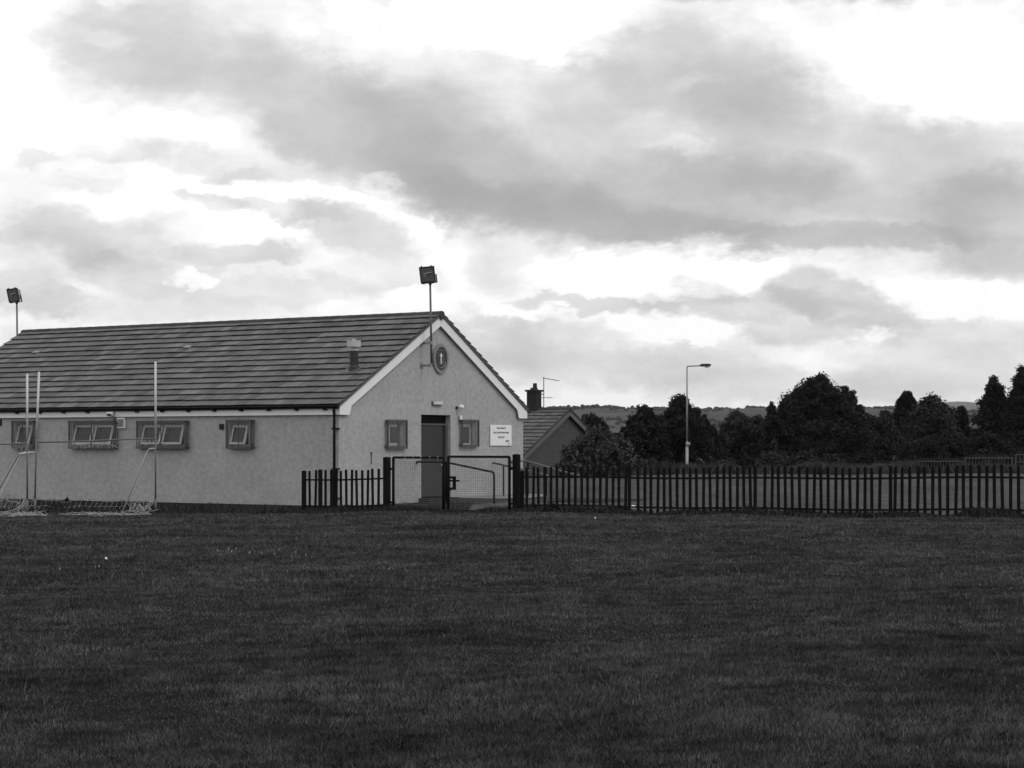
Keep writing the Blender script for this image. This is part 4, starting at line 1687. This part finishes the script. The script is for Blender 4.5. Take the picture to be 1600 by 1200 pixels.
a.build('arm', M['galv_dark'], lp, smooth=True)
a = MB()
x0 = 20 * mm
vs = []
for (x, w_, h0, h1) in ((x0, 0.05, -0.03, 0.05), (x0 + 0.1, 0.09, -0.06, 0.10), (x0 + 0.45, 0.12, -0.05, 0.11), (x0 + 0.63, 0.06, -0.02, 0.08)):
    vs += [(x, -w_, h0), (x, w_, h0), (x, w_ * 0.8, h1), (x, -w_ * 0.8, h1)]
fs = [(0, 1, 2, 3), (12, 15, 14, 13)]
for i in range(3):
    for k in range(4):
        fs.append((i * 4 + k, i * 4 + (k + 1) % 4, (i + 1) * 4 + (k + 1) % 4, (i + 1) * 4 + k))
a.add([(v[0], v[1], v[2] + top + 1.8 * mm) for v in vs], fs)
a.build('lamp_head', M['dark_metal'], lp)
a = MB()
a.tube([(x0 + 0.28, 0, top + 1.8 * mm - 0.06), (x0 + 0.56, 0, top + 1.8 * mm - 0.05)], 0.06, 10)
a.build('bowl', M['litter'], lp, smooth=True)

# ------------------------------------------------------------------ steel railings at the back right
RY = 104.0


def railing():
    root = thing('spiked_railing', 'pale stepped railing with rows of small spikes in front of the right hand trees', 'railing', (0, RY, 0))
    steps = [(1290, 1361, 729), (1363, 1431, 725.5), (1434, 1505, 720.8), (1507, 1583, 715.5), (1586, 1664, 710.5)]
    for (a, b, yy) in steps:
        x0, x1 = (a - CX) / F * RY, (b - CX) / F * RY
        z = zz(yy, RY)
        m = MB()
        m.bar((x0, 0, z), (x1, 0, z), 0.05, 0.05)
        m.bar((x0, 0, z - 0.40), (x1, 0, z - 0.40), 0.04, 0.035)
        for x in (x0 + 0.03, (x0 + x1) / 2, x1 - 0.03):
            m.bar((x, 0.03, z - 2.0), (x, 0.03, z - 0.03), 0.04, 0.04)
        m.build('panel_frame', M['railing_grey'], root)
        m = MB()
        n = 15
        for i in range(n):
            x = x0 + (x1 - x0) * (i + 0.5) / n
            m.tube([(x, 0.03, z - 1.9), (x, 0.03, z - 0.02), (x + 0.0, 0.0, z + 0.06), (x - 0.09, -0.14, z + 0.20)], 0.016, 5, 0.009)
            m.tube([(x, 0.03, z - 0.02), (x + 0.10, 0.02, z + 0.19)], 0.012, 5, 0.006)
        m.build('spikes', M['railing_grey'], root)
    return root


railing()

# ------------------------------------------------------------------ trees and shrubs


def leaves(centres, radii, n_each, size, up=0.35, flat=0.8):
    """rhombic leaf clumps scattered round cluster centres"""
    k = len(centres)
    C_ = np.repeat(centres, n_each, axis=0)
    Rr = np.repeat(radii, n_each)[:, None]
    n = len(C_)
    d = rng.normal(size=(n, 3))
    d /= np.linalg.norm(d, axis=1)[:, None]
    r = np.minimum(np.abs(rng.normal(size=(n, 1))) * 0.62, 1.15)
    p = C_ + d * r * Rr * np.array([1, 1, flat])
    nrm = rng.normal(size=(n, 3)) * 0.8 + d * 0.6 + np.array([0, 0, up])
    nrm /= np.linalg.norm(nrm, axis=1)[:, None]
    a = np.cross(nrm, rng.normal(size=(n, 3)))
    a /= np.linalg.norm(a, axis=1)[:, None] + 1e-9
    b = np.cross(nrm, a)
    s = size * rng.uniform(0.6, 1.4, (n, 1))
    return np.stack([p - a * s, p + b * s * 0.45, p + a * s, p - b * s * 0.45], 1).reshape(-1, 3)


def crown_points(prof, H, Rad, n, shell=0.5):
    """cluster centres in a crown: prof is [(height fraction, radius fraction)]"""
    tp = np.array([p[0] for p in prof])
    rp = np.array([p[1] for p in prof])
    tt = np.linspace(0, 1, 400)
    wgt = np.interp(tt, tp, rp) + 0.14
    wgt /= wgt.sum()
    t = rng.choice(tt, n, p=wgt)
    th = rng.uniform(0, 2 * math.pi, n)
    lob = 1 + 0.16 * np.sin(3 * th + 5 * t) + 0.12 * np.sin(5 * th - 9 * t + 1)
    r = np.interp(t, tp, rp) * Rad * lob * (rng.random(n) ** shell)
    return np.stack([r * np.cos(th), r * np.sin(th), t * H], 1)


ROUND = [(0, 0.55), (0.15, 0.85), (0.4, 1.0), (0.65, 0.9), (0.85, 0.6), (1.0, 0.18)]
OVAL = [(0, 0.6), (0.2, 0.95), (0.4, 1.0), (0.6, 0.8), (0.8, 0.5), (0.93, 0.25), (1.0, 0.06)]
CONE = [(0, 0.85), (0.2, 1.0), (0.45, 0.85), (0.7, 0.55), (0.9, 0.22), (1.0, 0.03)]
COLUMN = [(0, 0.85), (0.3, 1.0), (0.6, 0.88), (0.8, 0.66), (0.93, 0.4), (1.0, 0.1)]
BROAD = [(0, 0.7), (0.2, 1.0), (0.5, 0.95), (0.75, 0.7), (0.92, 0.38), (1.0, 0.12)]
PUFF = [(0, 0.35), (0.3, 0.4), (0.5, 0.5), (0.68, 1.0), (0.85, 0.9), (1.0, 0.3)]


def tree(name, label, cat, px, py, wpx, Y, prof, dens=1.0, leaf=0.095, m='foliage', zb=None, low=0.10, cl=0.10, group='trees beyond the yard', spires=0, trunk=True, lobes=()):
    x = (px - CX) / F * Y
    z0 = hz(x, Y) if zb is None else zb
    top_ = zz(py, Y)
    H = top_ - z0
    Rad = wpx / 2 / F * Y
    root = thing(name, label, cat, (x, Y, z0), 0.0, group)
    hb_ = H * low
    ch_ = H - hb_
    n = int(70 * dens * max(1.0, Rad * ch_ / 9.0))
    pts = crown_points(prof, ch_ * 0.97, Rad * 0.88, n, 0.42)
    rad = np.clip(Rad * cl * 2.4 * rng.uniform(0.6, 1.35, n), min(0.18, Rad * 0.45), 0.8)
    for (lpx, lpy, lw, lprof, lbot) in lobes:      # boughs and tops that stand out of the main crown
        lx0 = (lpx - px) / F * Y
        lz0, lz1 = zz(lbot, Y) - z0 - hb_, zz(lpy, Y) - z0 - hb_
        lR = lw / 2 / F * Y
        nl = int(150 * dens * max(0.5, lR * (lz1 - lz0) / 5.0))
        q = crown_points(lprof, (lz1 - lz0) * 0.97, lR * 0.9, nl, 0.42)
        q += np.array([lx0, rng.normal() * Rad * 0.25, lz0])
        pts = np.concatenate([pts, q])
        rad = np.concatenate([rad, np.clip(lR * 0.30 * rng.uniform(0.6, 1.3, nl), 0.16, 0.6)])
    extra_c, extra_r = [], []
    for _ in range(spires):                # shoots that break the outline
        th = rng.uniform(0, 2 * math.pi)
        t = rng.uniform(0.55, 1.0)
        rr = np.interp(t, [p[0] for p in prof], [p[1] for p in prof]) * Rad
        c = np.array([rr * math.cos(th), rr * math.sin(th), t * ch_])
        for k in range(4):
            extra_c.append(c + np.array([0, 0, 0.13 * k - 0.1]))
            extra_r.append(0.21 - 0.045 * k)
    if extra_c:
        pts = np.concatenate([pts, np.array(extra_c)])
        rad = np.concatenate([rad, np.array(extra_r)])
    pts[:, 2] += hb_
    per = np.maximum(10, (95 * (rad / 0.45) ** 2 * (0.17 / leaf) ** 2).astype(int))
    V = leaves(pts, rad, per, leaf)
    V[:, 2] = np.maximum(V[:, 2], 0.02)
    npmesh('crown', V, 4, M[m], root)
    if trunk:
        tr = MB()
        tr.tube([(0, 0, -0.3), (0.05, 0, H * 0.2), (-0.04, 0.05, H * 0.5), (0, 0, H * 0.86)], max(0.1, H * 0.03), 9, 0.03)
        idx = rng.choice(n, min(14, n), replace=False)
        for i in idx:
            q = Vector(pts[i])
            s_ = Vector((0, 0, min(q.z * 0.6, H * 0.55)))
            tr.tube([s_, s_.lerp(q, 0.5) + Vector((0, 0, -0.06 * H * 0.3)), q], H * 0.009, 5, 0.012)
        tr.build('trunk', M['bark'], root)
    return root


tree('leafy_tree', 'dark leafy tree rising behind the bungalow gable', 'tree', 934, 652, 66, 116, ROUND, 1.3, spires=8, lobes=[(921, 646, 44, ROUND, 700), (944, 660, 36, OVAL, 700)])
tree('leafy_tree', 'low dark tree at the foot of the slope right of the bungalow', 'tree', 960, 684, 52, 112, ROUND, 1.2, spires=4)
tree('leafy_tree', 'round bushy tree just left of the street lamp tree', 'tree', 1004, 652, 92, 118, ROUND, 1.2, spires=8, lobes=[(1006, 638, 52, ROUND, 690), (985, 656, 40, ROUND, 700), (1026, 645, 40, ROUND, 700)])
tree('leafy_tree', 'pointed dark tree directly behind the street lamp', 'tree', 1068, 648, 100, 121, ROUND, 1.3, spires=12, lobes=[(1060, 618, 54, OVAL, 690), (1086, 636, 44, OVAL, 700), (1100, 648, 34, OVAL, 705), (1044, 640, 36, OVAL, 700)])
tree('leafy_tree', 'small dark tree between the lamp and the largest tree, nearer the lamp', 'tree', 1114, 668, 46, 115, ROUND, 1.2, spires=4)
tree('leafy_tree', 'greyish round tree between the street lamp and the largest tree', 'tree', 1160, 652, 92, 124, ROUND, 1.1, m='foliage_grey', spires=6, lobes=[(1154, 644, 50, ROUND, 690), (1182, 650, 40, ROUND, 700)])
tree('leafy_tree', 'thin leaved tree at the left flank of the largest tree', 'tree', 1214, 645, 64, 117, ROUND, 0.9, leaf=0.11, spires=10, lobes=[(1206, 630, 20, OVAL, 670), (1222, 628, 24, OVAL, 670)])
tree('great_tree', 'largest tree, broad and almost black with a double peak', 'tree', 1275, 600, 160, 119, BROAD, 1.7, spires=20,
     lobes=[(1263, 590, 46, CONE, 650), (1281, 588, 60, CONE, 660), (1248, 604, 56, OVAL, 670), (1300, 606, 60, OVAL, 680), (1234, 618, 50, OVAL, 690)])
tree('leafy_tree', 'dark shoulder tree joined to the right of the largest tree', 'tree', 1324, 616, 62, 121, OVAL, 1.6, spires=6, lobes=[(1318, 605, 34, CONE, 660), (1331, 612, 34, CONE, 670), (1343, 630, 26, CONE, 690)])
tree('leafy_tree', 'grey loose tree low to the right of the largest tree', 'tree', 1372, 650, 84, 126, ROUND, 1.0, m='foliage_grey', spires=6, lobes=[(1358, 643, 36, ROUND, 690), (1386, 638, 30, ROUND, 690)])
tree('pine_tree', 'pine with a round tuft standing on a bare stem above its neighbours', 'tree', 1415, 650, 46, 128, ROUND, 1.4, spires=3, lobes=[(1416, 612, 20, ROUND, 632), (1410, 621, 20, ROUND, 640), (1422, 624, 18, ROUND, 640), (1406, 636, 30, ROUND, 664), (1424, 640, 24, ROUND, 664)])
tree('broad_tree', 'broad domed tree with layered boughs left of the tall conifers', 'tree', 1460, 640, 120, 122, BROAD, 1.3, m='foliage_grey', spires=6, lobes=[(1461, 620, 64, ROUND, 680), (1436, 634, 40, ROUND, 690), (1482, 634, 36, ROUND, 690)])
tree('leafy_tree', 'small dark tree in the gap before the tall conifers', 'tree', 1503, 646, 50, 126, ROUND, 1.2, spires=3, lobes=[(1500, 636, 22, ROUND, 665)])
tree('conifer', 'blunt topped tall conifer, left of the two at the right edge', 'tree', 1550, 612, 76, 118, COLUMN, 2.0, leaf=0.085, lobes=[(1552, 587, 42, COLUMN, 720), (1543, 596, 30, OVAL, 690), (1562, 602, 30, OVAL, 690)])
tree('conifer', 'pointed tall conifer at the right edge of the photo', 'tree', 1592, 604, 88, 117, CONE, 2.0, leaf=0.085, lobes=[(1591, 571, 40, CONE, 690), (1590, 588, 56, CONE, 720)])
tree('conifer', 'dark conifer just outside the right edge, behind the railing', 'tree', 1650, 610, 90, 121, CONE, 1.6, leaf=0.085, lobes=[(1650, 585, 40, CONE, 700)])
tree('leafy_tree', 'dark undergrowth tree below the domed tree, behind the railing', 'tree', 1450, 686, 92, 110, ROUND, 1.2, m='foliage', low=0.02)
tree('leafy_tree', 'dark undergrowth tree below the tall conifers', 'tree', 1545, 680, 100, 110, ROUND, 1.3, low=0.02)
tree('leafy_tree', 'dark undergrowth tree below the grey loose tree', 'tree', 1375, 684, 76, 111, ROUND, 1.3, low=0.02)

for (px, py, wp, lab) in ((1012, 670, 70, 'dark thicket low between the lamp tree and the round bushy tree'), (1136, 672, 80, 'dark thicket low between the lamp tree and the greyish tree'),
                          (1186, 670, 70, 'dark thicket low at the right of the greyish tree'), (1340, 670, 70, 'dark thicket low under the shoulder of the largest tree'), (1500, 670, 80, 'dark thicket low between the domed tree and the conifers')):
    tree('leafy_tree', lab, 'tree', px, py, wp, 131, ROUND, 1.2, low=0.0)
SG = 'shrubs beyond the fence'
tree('shrub', 'loose leafy shrub in front of the bungalow gable, tallest of the shrubs', 'shrub', 930, 674, 82, 84, ROUND, 1.0, leaf=0.06, m='foliage_shrub', low=0.0, cl=0.08, group=SG, spires=24, trunk=True)
tree('shrub', 'small shrub leaning out at the left foot of the bungalow shrub', 'shrub', 886, 697, 34, 83, ROUND, 0.6, leaf=0.075, m='foliage_shrub', low=0.0, group=SG, spires=6)
tree('shrub', 'drooping shrub at the right end of the bungalow shrub', 'shrub', 966, 688, 54, 84, ROUND, 1.0, leaf=0.075, m='foliage_shrub', low=0.0, group=SG, spires=10)
for (px, py, wp, lab) in ((1008, 722, 50, 'low dark scrub between the bungalow shrub and the street lamp'), (1130, 722, 46, 'low scrub right of the street lamp foot'),
                          (1208, 710, 62, 'leafy bramble mound left of the row below the largest tree'), (1256, 708, 50, 'leafy bramble mound in the middle of the row below the largest tree'),
                          (1297, 714, 48, 'leafy bramble mound right of the row below the largest tree')):
    tree('bramble', lab, 'bush', px, py, wp, 93, ROUND, 1.2, leaf=0.08, m='foliage_grey', low=0.0, zb=hz((px - CX) / F * 91, 91), group='low bushes at the yard edge', spires=8, trunk=False)

# weeds against the hall and fence foot


def weed(label, px, py_top, wpx, Y):
    tree('weed', label, 'weed', px, py_top, wpx, Y, OVAL, 0.35, leaf=0.07, m='foliage', low=0.0, group='weeds by the hall', trunk=False, cl=0.2)


weed('dark weed clump against the long wall behind the goal net', 104.5, 776, 7, 52.5)
weed('dark dock weeds at the left end of the short picket fence', 452, 793, 12, 46.9)
weed('leafy weeds at the foot of the long fence near the gate', 862, 790, 22, 42.0)

# ------------------------------------------------------------------ grass


def vnoise(x, y, s, seed):
    """smooth value noise, -1..1"""
    r_ = np.random.default_rng(seed)
    tab = r_.uniform(-1, 1, (256, 256))
    u, v = x / s + 1000, y / s + 1000
    i, j = np.floor(u).astype(int), np.floor(v).astype(int)
    fu, fv = u - i, v - j
    fu, fv = fu * fu * (3 - 2 * fu), fv * fv * (3 - 2 * fv)
    g = lambda a, b_: tab[a % 256, b_ % 256]
    return (g(i, j) * (1 - fu) + g(i + 1, j) * fu) * (1 - fv) + (g(i, j + 1) * (1 - fu) + g(i + 1, j + 1) * fu) * fv


def blades(x, y, z, h, wdt_, lean, face_spread=1.0):
    n = len(x)
    th = rng.uniform(0, math.pi, n)
    dx, dy = np.cos(th) * wdt_ / 2, np.sin(th) * wdt_ / 2
    lx_, ly_ = rng.normal(size=n) * lean * h, rng.normal(size=n) * lean * h
    a = np.stack([x - dx, y - dy, z], 1)
    b_ = np.stack([x + dx, y + dy, z], 1)
    # two segment blade as one quad-ish kite: base pair, bent tip
    mx, my = x + lx_ * 0.35, y + ly_ * 0.35
    c = np.stack([mx + dx * 0.8, my + dy * 0.8, z + h * 0.6], 1)
    t = np.stack([x + lx_, y + ly_, z + h * 0.98], 1)
    d = np.stack([mx - dx * 0.8, my - dy * 0.8, z + h * 0.6], 1)
    return np.stack([a, b_, c, t, d], 1).reshape(-1, 3)


def edge_y(x):
    """far edge of the mown pitch"""
    tx = (x - F0.x) / FD.x
    yl = F0.y + FD.y * tx - 0.25
    return np.where(x < F0.x - 0.3, 44.6, yl)


def scatter(y0, y1, dens, margin=1.2):
    n = int((y1 - y0) * (0.56 * (y0 + y1) / 2 + 2 * margin) * dens)
    # area-uniform in the trapezium of the view
    y = rng.uniform(y0, y1, n * 2)
    keep = rng.random(n * 2) < (0.56 * y + 2 * margin) / (0.56 * y1 + 2 * margin)
    y = y[keep][:n]
    x = (rng.random(len(y)) - 0.5) * (0.56 * y + 2 * margin)
    return x, y


bands = [(7.6, 11, 8000, 0.0036), (11, 15, 5200, 0.0048), (15, 21, 2700, 0.0074), (21, 29, 1400, 0.011), (29, 38, 800, 0.016), (38, 48, 560, 0.021)]
parts, stalks = [], []
for (y0, y1, dens, wd) in bands:
    x, y = scatter(y0, y1, dens)
    ok = y < edge_y(x) + rng.normal(size=len(x)) * 0.15
    x, y = x[ok], y[ok]
    n_a = vnoise(x, y * 0.8, 0.22, 1)
    n_b = vnoise(x, y * 0.7, 0.75, 2)
    n_c = vnoise(x, y, 2.6, 3)
    n_d = vnoise(x * 0.55, y, 0.45, 4)
    tuft = 0.35 * n_a + 0.55 * n_b + 0.45 * n_c + 0.5 * n_d
    thin = rng.random(len(x)) < np.clip(0.9 + 0.3 * tuft, 0.6, 1)
    x, y, tuft = x[thin], y[thin], tuft[thin]
    h = np.clip(0.031 + 0.022 * tuft, 0.013, 0.09) * rng.uniform(0.6, 1.4, len(x))
    z = hgt(x, y) - 0.004
    parts.append(blades(x, y, z, h, wd * rng.uniform(0.7, 1.3, len(x)), 0.38))
    ns = int(len(x) * 0.006)
    i = rng.choice(len(x), ns, replace=False)
    stalks.append(blades(x[i], y[i], z[i], h[i] * 1.5 + 0.02, np.full(ns, wd * 0.45), 0.55))
o = npmesh('grass', np.concatenate(parts), 5, M['blade'])
o['kind'] = 'stuff'
o = npmesh('dry_grass', np.concatenate(stalks), 5, M['stalk'])
o['kind'] = 'stuff'

# long unmown grass between the pitch and the wall, and along the fence
xs1, ys1 = [], []
n = 26000
x = rng.uniform(-22, F0.x + 1.2, n)
yw = C.y + (C.x - x) / 0.8436 * 0.5370                    # wall line
y = 44.5 + rng.random(n) * np.maximum(yw - 44.3, 0.2)
ok = y < yw - 0.05
xs1.append(x[ok]); ys1.append(y[ok])
t = rng.uniform(-0.8, 24, 26000)
off = rng.normal(size=26000) * 0.2 - 0.05
xs1.append(F0.x + FD.x * t + 0.537 * off); ys1.append(F0.y + FD.y * t + 0.8436 * off)
n = 6000                                                   # the strip inside the short fence up to the corner
x = rng.uniform(F0.x, -1.0, n)
yf = F0.y + FD.y * (x - F0.x) / FD.x
y = yf + rng.random(n) * 5.0
kx_ = (x - C.x) * 0.8436 - (y - C.y) * 0.537               # outward distance from the gable plane
kl_ = (x - C.x) * 0.537 + (y - C.y) * 0.8436
ok = ((kx_ > 0.1) | (kl_ < -0.1)) & (kl_ < 2.4)
xs1.append(x[ok]); ys1.append(y[ok])
x, y = np.concatenate(xs1), np.concatenate(ys1)
tf = vnoise(x, y, 0.5, 9)
h = (0.10 + 0.09 * tf) * rng.uniform(0.4, 1.5, len(x))
o = npmesh('long_grass', blades(x, y, hgt(x, y) - 0.01, h, np.full(len(x), 0.028), 0.35), 5, M['blade_long'])
o['kind'] = 'stuff'
# rough grass at the far edge of the yard
n = 26000
y = rng.uniform(88, 93, n)
x = rng.uniform(4.5, 32, n)
tf = vnoise(x, y, 1.4, 12)
h = (0.36 + 0.24 * tf) * rng.uniform(0.4, 1.5, n)
o = npmesh('rough_grass', blades(x, y, hgt(x, y) - 0.02, h, np.full(n, 0.05), 0.3), 5, M['rough_blade'])
o['kind'] = 'stuff'

# ------------------------------------------------------------------ litter


def scrap(name, label, px, py, s, group=None):
    p = gpt(px, py)
    a = MB()
    q = [Vector((math.cos(t) * s * random.uniform(0.6, 1.2), math.sin(t) * s * random.uniform(0.6, 1.2), random.uniform(0.012, 0.022 + s * 0.4))) for t in np.linspace(0, 2 * math.pi, 7)[:-1]]
    a.add(q + [Vector((0, 0, 0.03 + s * 0.5))] + [Vector((v.x * 0.9, v.y * 0.9, 0.0)) for v in q],
          [(k, (k + 1) % 6, 6) for k in range(6)] + [(k, 7 + k, 7 + (k + 1) % 6, (k + 1) % 6) for k in range(6)])
    o = a.build(name, M['litter' if name != 'daisy' else 'daisy'])
    o.location = p + Vector((0, 0, 0.02))
    return tag(o, label, 'litter', group)


scrap('paper_scrap', 'larger crumpled white paper scrap on the pitch at the left', 165.5, 877, 0.02)
scrap('paper_scrap', 'white paper scrap on the grass in front of the long fence', 930, 812.5, 0.018)
scrap('plastic_bag', 'pale crumpled bag at the foot of the long fence', 989, 796, 0.10)
for (a, b) in ((340, 864), (357, 861), (362, 865), (369, 861), (390, 867), (409, 868), (424, 863), (429, 869), (436, 863), (456, 874), (462, 866), (478, 871), (201, 872), (207, 870), (149, 890), (155, 889), (93, 893), (449, 897)):
    scrap('daisy', 'tiny white speck in the grass on the left of the pitch', a, b, random.uniform(0.004, 0.009), 'white specks in the grass')

# ------------------------------------------------------------------ hills
hx = np.linspace(-2600, 3600, 320)
hy = np.concatenate([np.linspace(700, 2600, 60), np.linspace(2640, 4200, 16)])


def hill_z(X, Y):
    crest = 44 + 3 * np.sin(X / 160.0) + 2.0 * np.sin(X / 63.0 + 1) + 1.2 * vnoise(X, Y * 0, 40.0, 21)
    up = sstep(800, 2550, Y)
    dn = sstep(2650, 4200, Y)
    return -32 + (crest + 32) * up - 60 * dn + 4 * vnoise(X, Y, 260.0, 22) * up * (1 - up) * 4


o = grid_mesh('hills', hx, hy, hill_z, M['hill_land'])
structure(o)
# hedges and woods on the hillside
n = 9000
X = rng.uniform(-700, 2400, n)
Y = rng.uniform(1300, 2560, n)
hed = np.minimum(np.abs(np.sin(X / 62 + 0.6 * np.sin(Y / 240))), np.abs(np.sin(Y / 95 + 0.8 * np.sin(X / 210))))
wood = vnoise(X, Y, 190.0, 31)
ok = (hed < 0.14) | (wood > 0.15)
X, Y = X[ok], Y[ok]
n2 = 900                                                    # along the skyline
X = np.concatenate([X, rng.uniform(-700, 2400, n2)])
Y = np.concatenate([Y, rng.uniform(2520, 2600, n2)])
V = []
ico = np.array([(0, 0, 1), (0.89, 0, 0.45), (0.28, 0.85, 0.45), (-0.72, 0.53, 0.45), (-0.72, -0.53, 0.45), (0.28, -0.85, 0.45),
                (0.72, 0.53, -0.45), (-0.28, 0.85, -0.45), (-0.89, 0, -0.45), (-0.28, -0.85, -0.45), (0.72, -0.53, -0.45), (0, 0, -1)])
icf = np.array([(0, 1, 2), (0, 2, 3), (0, 3, 4), (0, 4, 5), (0, 5, 1), (1, 6, 2), (2, 7, 3), (3, 8, 4), (4, 9, 5), (5, 10, 1),
                (6, 7, 2), (7, 8, 3), (8, 9, 4), (9, 10, 5), (10, 6, 1), (11, 7, 6), (11, 8, 7), (11, 9, 8), (11, 10, 9), (11, 6, 10)])
zc = hill_z(X, Y)
for i in range(len(X)):
    s = rng.uniform(1.2, 2.8)
    for k in range(2):
        jit = ico * rng.uniform(0.7, 1.25, (12, 1)) * np.array([s * 1.3, s * 1.3, s * 0.9])
        V.append((jit + np.array([X[i] + rng.normal() * s, Y[i], zc[i] + s * 0.5 + rng.normal() * 0.6]))[icf].reshape(-1, 3))
o = npmesh('hillside_woods', np.concatenate(V), 3, M['hill_wood'])
o['kind'] = 'stuff'
# far mountains
mx_ = np.linspace(-3000, 6000, 240)
my_ = np.linspace(6500, 9000, 16)


def mtn_z(X, Y):
    px = CX + X / 8000 * F
    cy = np.interp(px, [-400, 900, 1250, 1345, 1395, 1450, 1490, 1515, 1560, 1640, 1900, 3000], [660, 652, 646, 637, 635, 633, 628, 629, 633, 640, 650, 660])
    c = EYE + (HY - cy) / F * 8000 + 3 * vnoise(X, Y * 0, 90.0, 41)
    return -35 + (c + 35) * sstep(6500, 8000, Y)


structure(grid_mesh('mountains', mx_, my_, mtn_z, M['mountain']))
# a pale farmhouse on the hill
ph = P(953, 644.0, 2500)
fh = thing('farmhouse', 'tiny pale farmhouse on the skyline of the far hill', 'house', (ph.x, 2490, hill_z(np.array(ph.x), np.array(2490.0)).item() - 1))
a = MB()
a.box((-3.2, -2, 0), (3.2, 2, 3.2))
a.build('wall', M['white_board'], fh)
a = MB()
a.prism([Vector((-3.4, -2.2, 3.2)), Vector((-3.4, 2.2, 3.2)), Vector((-3.4, 0, 4.6))], (6.8, 0, 0))
a.build('roof', M['tiles_far'], fh)

# ------------------------------------------------------------------ haze
hm = bpy.data.materials.new('haze')
hm.use_nodes = True
t = hm.node_tree
t.nodes.clear()
pv = t.nodes.new('ShaderNodeVolumePrincipled')
pv.inputs['Color'].default_value = (0.92, 0.92, 0.92, 1)
pv.inputs['Density'].default_value = 0.00004
pv.inputs['Anisotropy'].default_value = 0.1
ou = t.nodes.new('ShaderNodeOutputMaterial')
t.links.new(pv.outputs[0], ou.inputs['Volume'])
hb2 = MB()
hb2.box((-9800, -600, -60), (9800, 10800, 225))
o = hb2.build('haze', hm)
o['kind'] = 'stuff'
